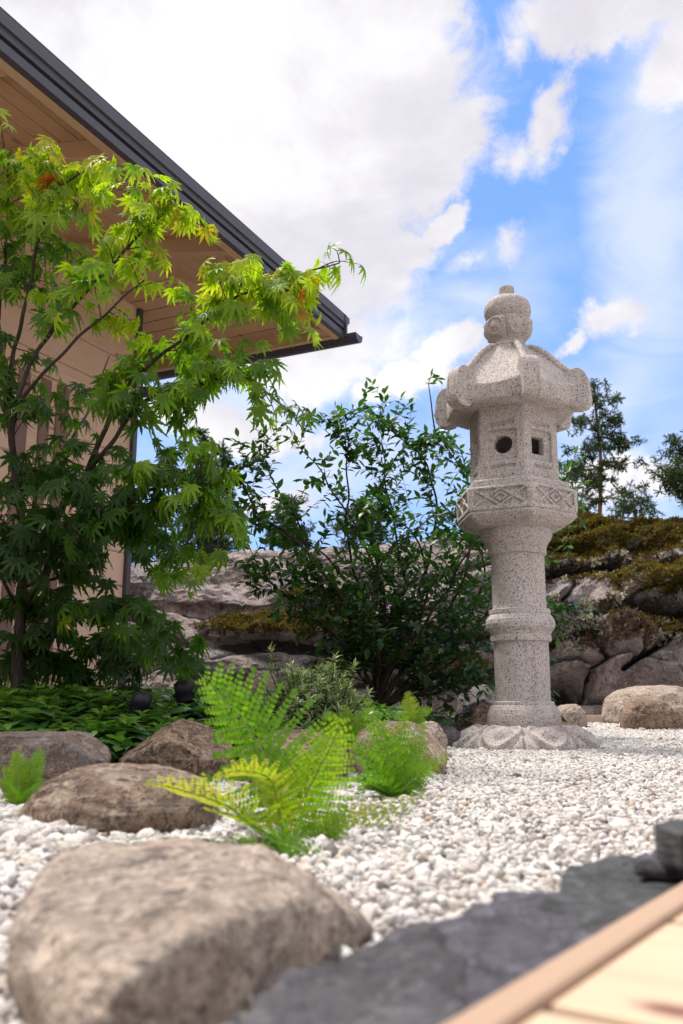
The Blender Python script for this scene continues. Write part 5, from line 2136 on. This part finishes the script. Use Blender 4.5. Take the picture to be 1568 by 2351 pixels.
for (x, y, z, tn, sp_) in heads:
    p = np.array([x, y, z])
    root = np.array([po_.x + (x - po_.x) * .45, po_.y + (y - po_.y) * .45, po_.z + 0.01])
    up_ = unit((p - np.array([po_.x, po_.y, po_.z - .08])) * [1, 1, 1.4] + [0, 0, .05])
    q = bezier([root, (root + p) / 2 + [0, 0, .01], p], 8)
    tubes.append((q, np.linspace(.003, .0014, 8), 5))
    nlv = rs.randint(10, 15)
    for j in range(nlv):
        a = j * 2.4 + rs.uniform(-.3, .3)
        e1_ = unit(np.cross(up_, [0.3, .2, 1.0]))
        e2_ = np.cross(up_, e1_)
        out = e1_ * math.cos(a) + e2_ * math.sin(a)
        lvl = j / nlv
        ax = unit(out * (1.15 - .75 * lvl) + up_ * (0.12 + .9 * lvl))
        pos.append(p - up_ * 0.022 * (1 - lvl) + up_ * 0.004)
        axs.append(ax)
        nrm.append(unit(up_ - ax * .3 + rs.normal(0, .15, 3)))
        siz.append(rs.uniform(.026, .040) * (1.0 - .3 * lvl))
        base_t = (0.25 + .45 * lvl) if tn <= .6 else (.45 * (1 - lvl) + tn * lvl)
        if tn == .5 and rs.rand() < .02:
            base_t = .9
        ton.append(np.clip(base_t + rs.normal(0, .07), 0, 1))
    if sp_:
        for s_ in (0.02, 0.035, .05, .065):
            for j in range(4):
                a = j * 1.57 + s_ * 60
                out = np.array([math.cos(a), math.sin(a), .5])
                pos.append(p - up_ * (s_ + .01))
                axs.append(unit(out))
                nrm.append(unit(np.array([0, 0, 1.0]) - out * .3))
                siz.append(rs.uniform(.022, .034))
                ton.append(rs.uniform(.3, .7))
scatter_leaves('foliage', NARROW, np.array(pos), np.array(axs), np.array(nrm), np.array(siz), np.array(ton), M_PIERIS, pier, po_)
wood_mesh('stems', tubes, M_TWIG, pier, po_)

# ================================================================== LEAFY GROUND COVER (uncountable)
M_COVER = leaf_mat('cover_leaf', [(0.0, (0.016, 0.055, 0.014)), (0.5, (0.042, 0.120, 0.026)), (1.0, (0.13, 0.25, 0.035))], 0.30, 0.30, spec=0.55)
rs = np.random.RandomState(31)
pos, axs, nrm, siz, ton, tubes = [], [], [], [], [], []
cand = []
tries = 0
while len(cand) < 430 and tries < 60000:
    tries += 1
    Y = rs.uniform(1.75, 4.6)
    x = rs.uniform(-.385 * Y - .15, 0.7)
    p2 = (np.array([x]), np.array([Y]))
    if not inside_poly(*p2, BEDP)[0] or dist_poly(*p2, BEDP)[0] < 0.10:
        continue
    z = gz(x, Y)
    px, py = project((x, Y, z))
    if px > 620 and Y < 2.5:
        continue
    if px > 1090 or px < -120:
        continue
    if px > 600 and Y > 4.3:
        continue
    if 590 < px < 860 and 2.5 < Y < 3.0:
        continue
    if cand and min((c_[0] - x) ** 2 + (c_[1] - Y) ** 2 for c_ in cand[-400:]) < 0.0036 * (Y / 2.2) ** 2:
        continue
    cand.append((x, Y, z))
for (x, Y, z) in cand:
    h = rs.uniform(.05, .095)
    px_, _ = project((x, Y, z))
    if px_ > 800:
        h += 0.03
    lean = rs.normal(0, .02, 2)
    top = np.array([x + lean[0], Y + lean[1], z + h])
    tubes.append((np.array([(x, Y, z - .01), (x + lean[0] * .4, Y, z + h * .5), tuple(top)]), np.array([.0022, .0018, .0014]), 5))
    for lvl, (nn2, sz_) in enumerate(((7, .072), (6, .058), (4, .034))):
        pc_ = top + np.array([0, 0, -.028 + .014 * lvl])
        a0 = rs.rand() * 6.28
        for j in range(nn2):
            a = a0 + j * 6.283 / nn2 + rs.normal(0, .15)
            out = np.array([math.cos(a), math.sin(a), 0])
            ax = unit(out + np.array([0, 0, .12 + .35 * lvl + rs.normal(0, .15)]))
            pos.append(pc_)
            axs.append(ax)
            nrm.append(unit(np.array([0, 0, 1.0]) + rs.normal(0, .18, 3)))
            siz.append(sz_ * rs.uniform(.75, 1.2))
            ton.append(np.clip(.42 + .24 * lvl + rs.normal(0, .14), 0, 1))
print('cover plants', len(cand))
gc = scatter_leaves('ground_cover', BROAD, np.array(pos), np.array(axs), np.array(nrm), np.array(siz), np.array(ton), M_COVER)
tag(gc, 'glossy dark green leafy ground cover', 'ground cover', kind='stuff')
wood_mesh('stems', tubes, M_TWIG, gc, (0, 0, 0))

# ================================================================== FERNS
M_FERN = leaf_mat('fern_leaf', [(0.0, (0.035, 0.11, 0.012)), (0.5, (0.12, 0.25, 0.014)), (0.9, (0.24, 0.34, 0.02)), (1.0, (0.32, 0.30, 0.05))], 0.45, 0.5)
M_FSTEM = plain_mat('fern_stalk', (0.17, 0.25, 0.03), 0.6)


def pinnule(n=4):
    return ovate(0.30, 0.1, 0.1, 2, 1.6, .45)


PIN = ovate(0.46, 0.1, 0.1, 2, 1.8, .5)


def fern(label, base, fronds, seed, npair=22, width=0.34, pin_n=9, tone=.5, name='fern'):
    """fronds: list of pixel control points [(px,py,dY)...] from the base outwards"""
    rs = np.random.RandomState(seed)
    o = empty(name, base)
    tag(o, label, 'fern')
    b0 = np.array(base)
    for fi, fr in enumerate(fronds):
        pts, roll, tn = fr[0], fr[1], fr[2]
        wscale = fr[3] if len(fr) > 3 else 1.0
        q = bezier([b0 + [0, 0, .0]] + [tuple(at(x, y, base[1] + d)) for x, y, d in pts], 60)
        seg = np.linalg.norm(np.diff(q, axis=0), axis=1)
        s = np.concatenate([[0], np.cumsum(seg)])
        L = s[-1]
        tg = unit(np.gradient(q, axis=0))
        # a side vector, rolled about the rachis
        up0 = np.array([0, 0, 1.0])
        pos, axs, nrm, siz, ton = [], [], [], [], []
        tubes = [(q, np.linspace(.0016, .0005, 60), 5)]
        for i in range(npair):
            u = 0.14 + 0.86 * (i / npair) ** 0.92
            p = np.array([np.interp(u * L, s, q[:, k]) for k in range(3)])
            t = unit(np.array([np.interp(u * L, s, tg[:, k]) for k in range(3)]))
            a = unit(np.cross(t, [0.0, 1.0, 0.35]))
            a = a if a[0] > 0 else -a
            bvec = np.cross(a, t)
            sidev = a * math.cos(roll) + bvec * math.sin(roll)
            face = -a * math.sin(roll) + bvec * math.cos(roll)
            v = (u - .14) / .86
            wl = width * wscale * L * (0.55 + .45 * math.sin(min(1, v / .32) * math.pi / 2)) * (1 - v) ** 0.75 + .003
            for sg in (-1, 1):
                d = unit(t * (0.30 + .35 * v) + sidev * sg + face * -.12 + rs.normal(0, .05, 3))
                pl = wl * rs.uniform(.9, 1.08)
                m_ = max(3, int(pl / (.86 * L / npair * .40)))
                m_ = min(m_, 16)
                droop = -face * 0.18
                tubes.append((np.array([p, p + d * pl * .5 + droop * pl * .12, p + d * pl * .97 + droop * pl * .5]), np.array([.0006, .0004, .0003]), 3))
                for j in range(m_):
                    w_ = (j + .5) / m_
                    pp = p + d * pl * w_ + droop * pl * .5 * w_ * w_
                    ps = min(pl * .32, .86 * L / npair * 0.74) * (1 - w_ * .72) + .0010
                    per_ = unit(np.cross(face, d))
                    for sg2 in (-1, 1):
                        pos.append(pp)
                        axs.append(unit(per_ * sg2 + d * .55 + rs.normal(0, .08, 3)))
                        nrm.append(unit(face + rs.normal(0, .18, 3)))
                        siz.append(ps)
                        ton.append(np.clip(tn + rs.normal(0, .07) + .15 * v, 0, 1))
                pos.append(p + d * pl * .9 + droop * pl * .4)
                axs.append(d)
                nrm.append(face)
                siz.append(pl * .14)
                ton.append(tn)
        f = scatter_leaves('frond', PIN, np.array(pos), np.array(axs), np.array(nrm), np.array(siz), np.array(ton), M_FERN, o, base)
        wood_mesh('stalk', tubes, M_FSTEM, f, base)
    return o


b1 = ground(640, 1965)
fern('big bright green fern in the foreground, out of focus beside the striped stone', (b1.x, 1.16, 0.0), [
    ([(640, 1850, .02), (600, 1720, .05), (520, 1610, .06), (455, 1545, .06)], 0.3, .35, 1.5),
    ([(590, 1900, -.04), (520, 1850, -.06), (420, 1815, -.08), (325, 1795, -.1)], 0.75, .95, 1.1),
    ([(690, 1850, 0), (735, 1760, -.02), (770, 1690, -.03), (785, 1640, -.04)], 0.2, .65, 1.1),
    ([(640, 1860, -.02), (620, 1790, -.03), (560, 1770, -.05), (490, 1780, -.06)], 0.6, .9, 1.0),
    ([(640, 1940, -.06), (630, 1935, -.12), (670, 1945, -.15), (740, 1975, -.17)], 0.5, .30, 1.0),
    ([(610, 1950, -.06), (590, 1940, -.12), (600, 1960, -.15), (610, 1990, -.17)], 0.3, .4, .9),
    ([(760, 1900, .05), (850, 1870, .06), (920, 1850, .06), (985, 1820, .06)], 0.6, .85, .45),
    ([(720, 1930, -.02), (770, 1900, -.04), (790, 1870, -.04), (800, 1850, -.04)], 0.3, .6, 0.9),
], 3, 13, .34, 8)
b2 = ground(905, 1842)
fern('finely cut mid green fern in front of the banded boulder', (b2.x, b2.y, 0.0), [
    ([(900, 1780, 0), (880, 1700, 0), (850, 1640, 0), (845, 1600, 0)], 0.2, .45, .8),
    ([(910, 1780, .02), (925, 1700, .03), (930, 1660, .03), (915, 1610, .03)], -0.2, .40, .7),
    ([(920, 1790, 0), (955, 1730, 0), (965, 1690, 0), (975, 1660, 0)], 0.3, .4, .8),
    ([(930, 1800, -.02), (970, 1770, -.04), (1000, 1750, -.05), (1035, 1735, -.05)], 0.5, .5, .7),
    ([(880, 1790, -.02), (840, 1740, -.03), (815, 1700, -.03), (800, 1680, -.03)], 0.5, .35, .9),
    ([(870, 1810, -.03), (830, 1790, -.05), (800, 1790, -.06), (775, 1800, -.06)], 0.6, .2, .9),
    ([(890, 1820, -.04), (850, 1800, -.07), (830, 1810, -.08), (815, 1830, -.08)], 0.5, .2, 1.0),
    ([(920, 1820, -.03), (950, 1790, -.04), (965, 1800, -.04), (975, 1820, -.04)], 0.3, .25, .9),
], 8, 12, .32, 6)
b3 = ground(50, 1868)
fern('small light green fern at the left edge in front of the flat grey stone', (b3.x, b3.y, 0.0), [
    ([(48, 1830, 0), (42, 1780, 0), (38, 1740, 0), (36, 1722, 0)], 0.1, .6, .9),
    ([(60, 1830, 0), (72, 1780, 0), (85, 1745, 0), (98, 1718, 0)], 0.3, .45, .8),
    ([(40, 1850, -.02), (20, 1820, -.03), (5, 1800, -.03), (-10, 1795, -.03)], 0.3, .5, .8),
    ([(55, 1850, -.02), (70, 1830, -.03), (80, 1815, -.03), (88, 1800, -.03)], 0.3, .4, .8),
    ([(45, 1845, 0.01), (30, 1800, .02), (18, 1775, .02), (5, 1760, .02)], 0.2, .5, .8),
], 12, 14, .38, 6)
b4 = at(945, 1690, 2.6)
fern('slender upright fern frond behind the banded boulder, below the shrub', (b4.x, 2.6, gz(b4.x, 2.6)), [
    ([(945, 1660, 0), (942, 1630, 0), (938, 1600, 0), (935, 1585, 0)], 0.1, .8, 1.0),
    ([(950, 1660, 0), (965, 1640, 0), (980, 1630, 0), (995, 1628, 0)], 0.3, .6, .8),
    ([(940, 1670, 0), (920, 1650, 0), (905, 1640, 0), (890, 1642, 0)], 0.3, .6, .8),
], 14, 18, .32, 5)
b5 = at(790, 1720, 2.35)
fern('tufted green fern between the andromeda bush and the banded boulder', (b5.x, 2.35, gz(b5.x, 2.35)), [
    ([(785, 1690, 0), (775, 1665, 0), (760, 1650, 0), (740, 1640, 0)], 0.3, .5, 1.0),
    ([(795, 1690, 0), (810, 1665, 0), (825, 1650, 0), (850, 1640, 0)], 0.3, .55, 1.0),
    ([(790, 1690, 0), (790, 1660, 0), (795, 1640, 0), (790, 1620, 0)], 0.1, .5, 1.0),
    ([(800, 1700, -.02), (830, 1690, -.04), (850, 1690, -.04), (870, 1700, -.04)], 0.3, .4, 1.0),
    ([(780, 1700, -.02), (750, 1690, -.04), (730, 1690, -.04), (710, 1700, -.04)], 0.3, .4, 1.0),
], 15, 16, .34, 5)

# ================================================================== MOSS, HEATHER AND LICHEN ON THE ROCK (uncountable)
def star_small(n=9, seed=0):
    r_ = np.random.RandomState(seed)
    V, F = [], []
    for i in range(n):
        d = unit(r_.normal(0, 1, 3))
        s = unit(np.cross(d, r_.normal(0, 1, 3)))
        b = len(V)
        V += [d * .1 - s * .10, d * .1 + s * .10, d + s * .16, d - s * .16]
        F.append((b, b + 1, b + 2, b + 3))
    return np.array(V), np.array(F), np.ones(len(V)) * .5


M_MOSS = leaf_mat('moss_tuft', [(0.0, (0.055, 0.042, 0.012)), (0.30, (0.17, 0.125, 0.022)), (0.5, (0.10, 0.055, 0.03)), (0.7, (0.09, 0.055, 0.045)), (0.85, (0.30, 0.27, 0.24)), (1.0, (0.42, 0.39, 0.35))], 0.15, 0.9, bumps=False, spec=0.1)
rs = np.random.RandomState(77)
nP = len(ROCKP)
Pj = ROCKP + rs.normal(0, .008, ROCKP.shape)
mN = fbm(ROCKP * 9 + 3, 4) * .8
mSel = (ROCKM + mN * .5 > .52) & (rs.rand(nP) < .50)
lSel = (ROCKL + mN * .5 > .52) & (rs.rand(nP) < .60) & ~mSel
vis = (ROCKV < 1.06) & (ROCKP[:, 0] > -2.6) & (ROCKP[:, 0] < 4.6)
mSel &= vis
lSel &= vis
tM = np.clip(.18 + fbm(ROCKP * 5 + 9, 3) * .5 + rs.normal(0, .06, nP), 0, .42)
tL = np.where(fbm(ROCKP * 4 + 60, 4) > np.where(ROCKP[:, 0] < 1.2, .12, .04), rs.uniform(.78, 1.0, nP), rs.uniform(.48, .72, nP))
sel = np.concatenate([np.where(mSel)[0], np.where(lSel)[0]])
tone_ = np.concatenate([tM[mSel], tL[lSel]])
n_ = len(sel)
print('moss tufts', n_)
mo = scatter_leaves('moss', [star_small(9, s) for s in range(3)], Pj[sel], rs.normal(0, 1, (n_, 3)), rs.normal(0, 1, (n_, 3)), rs.uniform(.016, .046, n_), tone_, M_MOSS)
tag(mo, 'olive moss, brown heather and grey lichen on the rock', 'moss', kind='stuff')

# ================================================================== GARDEN SPOTLIGHTS
def spotlight(label, px, py, Y, lx, lz, sc=1.0):
    c = Vector(at(px, py, Y))
    z0 = gz(c.x, Y)
    o = empty('garden_spotlight', (c.x, Y, z0))
    tag(o, label, 'spotlight', 'garden spotlights in the planting bed')
    d = Vector((lx, 0.25, lz)).normalized()
    cl_ = c - Vector((c.x, Y, z0))
    r = 0.030 * sc
    L = 0.034 * sc
    mb = MB()
    e1 = d.cross(Vector((0, 1, 0.2))).normalized()
    e2 = d.cross(e1)
    prof = [(-L, 0.004), (-L, r * .86), (-L * .9, r * .97), (-L * .2, r * .98), (-L * .2, r), (L, r), (L, r * .90), (L * .8, r * .86), (L * .8, 0.002)]
    n = 32
    V = [cl_ + d * a + (e1 * math.cos(2 * math.pi * j / n) + e2 * math.sin(2 * math.pi * j / n)) * b for a, b in prof for j in range(n)]
    F = [(i * n + j, i * n + (j + 1) % n, (i + 1) * n + (j + 1) % n, (i + 1) * n + j) for i in range(len(prof) - 1) for j in range(n)]
    F += [tuple(range(n)), tuple(range((len(prof) - 1) * n, len(prof) * n))]
    mb.add(V, F)
    mb.build('lamp_head', BLACKM, o, smooth=True, bevel=0.0)
    mb = MB()
    mb.tube([Vector((0, 0.01, -0.03)), Vector((0, 0.01, cl_.z * .5)), cl_ + Vector((0, .005, -r * .8))], 0.006, 10)
    mb.build('stake', BLACKM, o, smooth=True)
    mb = MB()
    mb.tube([cl_ + e1 * -(r + .006), cl_ + e1 * (r + .006)], 0.007, 12)
    mb.build('bracket', BLACKM, o, smooth=True)
    return o


spotlight('black cylindrical spotlight directly above the rough reddish boulder', 322, 1620, 2.55, 0.12, 1.0, 0.95)
spotlight('black cylindrical spotlight half hidden behind the foreground fern', 424, 1592, 2.75, -0.25, 1.0, 0.95)

# ================================================================== TREES BEYOND THE ROCK
M_NEEDLE = leaf_mat('pine_needles', [(0.0, (0.016, 0.038, 0.016)), (0.5, (0.032, 0.062, 0.020)), (1.0, (0.065, 0.090, 0.022))], 0.2, 0.6)
M_PBARK = bark_mat('pine_bark', (0.12, 0.065, 0.040), (0.22, 0.12, 0.075), 0.2)
M_SPBARK = bark_mat('spruce_bark', (0.05, 0.035, 0.028), (0.09, 0.065, 0.05), 0.2)


def star(n=14, seed=0):
    rs = np.random.RandomState(seed)
    V, F = [], []
    for i in range(n):
        d = unit(rs.normal(0, 1, 3) * [1, 1, .7])
        s = unit(np.cross(d, rs.normal(0, 1, 3)))
        b = len(V)
        w = .16
        V += [d * .05 - s * w * .4, d * .05 + s * w * .4, d + s * w * .5, d - s * w * .5]
        F.append((b, b + 1, b + 2, b + 3))
    return np.array(V), np.array(F), np.ones(len(V)) * .5


STARS = [star(16, s) for s in range(4)]


def pine(label, px, ptop, Y, pbare, halfw, seed, lean=0.0, spread=None, name='pine_tree', sizes=.15, nb=34, group=None):
    rs = np.random.RandomState(seed)
    k = Y / FPX
    x0 = at(px, 1200, Y).x
    zt_ = at(px, ptop, Y).z
    zb = at(px, pbare, Y).z
    o = empty(name, (x0, Y, -0.05))
    tag(o, label, 'pine tree', group)
    tr = [(lean * 0.3 * math.sin(u * 3), 0, u * zt_) for u in np.linspace(0, 1, 14)]
    tr = np.array(tr) + np.stack([pnoise(np.array(tr) * .4 + seed), pnoise(np.array(tr) * .4 + seed + 9), np.zeros(14)], -1) * .18
    tr[:, :2] -= tr[0, :2]
    trunk_t = (tr, np.linspace(.012 * zt_, .02, 14), 9)
    tubes, pos, siz, ton = [], [], [], []
    lvl = np.sort(rs.uniform(0, 1, nb))
    for i, u in enumerate(lvl):
        z = zb + (zt_ - zb) * (u ** .9) * .97
        c = np.array([np.interp(z, tr[:, 2], tr[:, 0]), np.interp(z, tr[:, 2], tr[:, 1]), z])
        a = rs.uniform(0, 6.283)
        R_ = halfw * k * (1 - u) ** .62 * (0.75 + .5 * rs.rand()) + .12
        if u < .25:
            R_ *= rs.uniform(.5, 1.1)
        e = c + np.array([math.cos(a) * R_, math.sin(a) * R_ * .8, R_ * rs.uniform(-.12, .38)])
        q = bezier([c, (c + e) / 2 + [0, 0, -.06 * R_], e], 7)
        tubes.append((q, np.linspace(.012 * (1.4 - u) * 1.6, .006, 7), 4))
        m_ = int(2 + R_ * 3.5)
        for j in range(m_):
            w_ = rs.uniform(.30, 1.0) if j else 1.0
            p = np.array([np.interp(w_, np.linspace(0, 1, 7), q[:, t]) for t in range(3)])
            off = rs.normal(0, 1, 3) * [.16, .16, .06] * (.6 + .4 * R_)
            p2 = p + off
            tubes.append((np.array([p, p2]), np.array([.006, .004]), 3))
            for n_ in range(4):
                pos.append(p2 + rs.normal(0, 1, 3) * [.11, .11, .045])
                siz.append(sizes * rs.uniform(.5, 1.0))
                ton.append(rs.uniform(.1, .9))
    pos = np.array(pos)
    n = len(pos)
    scatter_leaves('crown', STARS, pos, rs.normal(0, 1, (n, 3)), rs.normal(0, 1, (n, 3)), np.array(siz), np.array(ton), M_NEEDLE, o)
    wood_mesh('trunk', [trunk_t] + tubes, M_PBARK, o, (0, 0, 0))
    return o


def spruce(label, px, ptop, Y, pbot, halfw, seed, group=None, dens=1.0):
    rs = np.random.RandomState(seed)
    k = Y / FPX
    x0 = at(px, 1200, Y).x
    zt_ = at(px, ptop, Y).z
    zb = at(px, pbot, Y).z
    o = empty('spruce_tree', (x0, Y, -0.05))
    tag(o, label, 'spruce tree', group)
    tr = np.array([(0, 0, u * zt_) for u in np.linspace(0, 1, 8)])
    trunk_t = (tr, np.linspace(.012 * zt_, .015, 8), 7)
    tubes, pos, siz, ton = [], [], [], []
    H_ = zt_ - zb
    nlev = int(H_ / .20)
    for i in range(nlev):
        z = zt_ - H_ * (i / nlev) ** 1.0
        R0 = halfw * k * ((i + .5) / nlev) ** .85
        nbr = max(3, int((4 + i * .25) * dens))
        for b in range(nbr):
            a = rs.uniform(0, 6.283)
            R_ = R0 * rs.uniform(.55, 1.15) + .05
            c = np.array([0, 0, z + rs.uniform(-.06, .06)])
            e = c + np.array([math.cos(a) * R_, math.sin(a) * R_, -R_ * .28 + rs.uniform(-.03, .08)])
            q = np.array([c, (c + e) / 2 + [0, 0, .06 * R_], e])
            tubes.append((q, np.array([.012, .008, .004]), 3))
            m_ = max(2, int(R_ * 7))
            for j in range(m_):
                w_ = (j + 1) / m_
                p = c + (e - c) * w_ + [0, 0, .05 * R_ * math.sin(w_ * 3.14) * 2]
                pos.append(p + rs.normal(0, .03, 3) + [0, 0, -.03])
                siz.append(rs.uniform(.11, .21))
                ton.append(rs.uniform(0, .6))
    pos = np.array(pos)
    n = len(pos)
    scatter_leaves('crown', STARS, pos, rs.normal(0, 1, (n, 3)), rs.normal(0, 1, (n, 3)), np.array(siz), np.array(ton), M_NEEDLE, o)
    wood_mesh('trunk', [trunk_t] + tubes, M_SPBARK, o, (0, 0, 0))
    return o


GT = 'conifers beyond the rock outcrop'
pine('tall slim pine with bare reddish trunk right of the stone lantern', 1384, 872, 20, 1160, 84, 3, group=GT, nb=34)
pine('broad pine cut off by the right edge of the picture', 1600, 1000, 17, 1165, 100, 5, group=GT, nb=30)
pine('low young pine crown showing just above the mossy rock at the right', 1452, 1130, 18, 1205, 46, 7, group=GT, nb=12, sizes=.12)
pine('thin crowned pine directly behind the right side of the lantern', 1322, 1060, 22, 1190, 34, 9, group=GT, nb=14, sizes=.12)
pine('small pine glimpsed through the shrub in the middle of the picture', 845, 1160, 20, 1250, 55, 13, group=GT, nb=22)
pine('faint slender pine seen through the left half of the shrub', 668, 1130, 21, 1255, 45, 15, group=GT, nb=20)
spruce('tallest pointed spruce behind the lower maple branches', 458, 988, 20, 1330, 75, 2, group=GT)
spruce('second spruce, a little lower and right of the tallest one', 508, 1030, 21, 1330, 70, 6, group=GT)
spruce('small spruce just right of the house corner trim', 380, 1160, 22, 1330, 60, 8, group=GT)
spruce('low spruce between the house corner and the maple, its top just over the rock', 322, 1215, 20, 1330, 50, 10, group=GT)
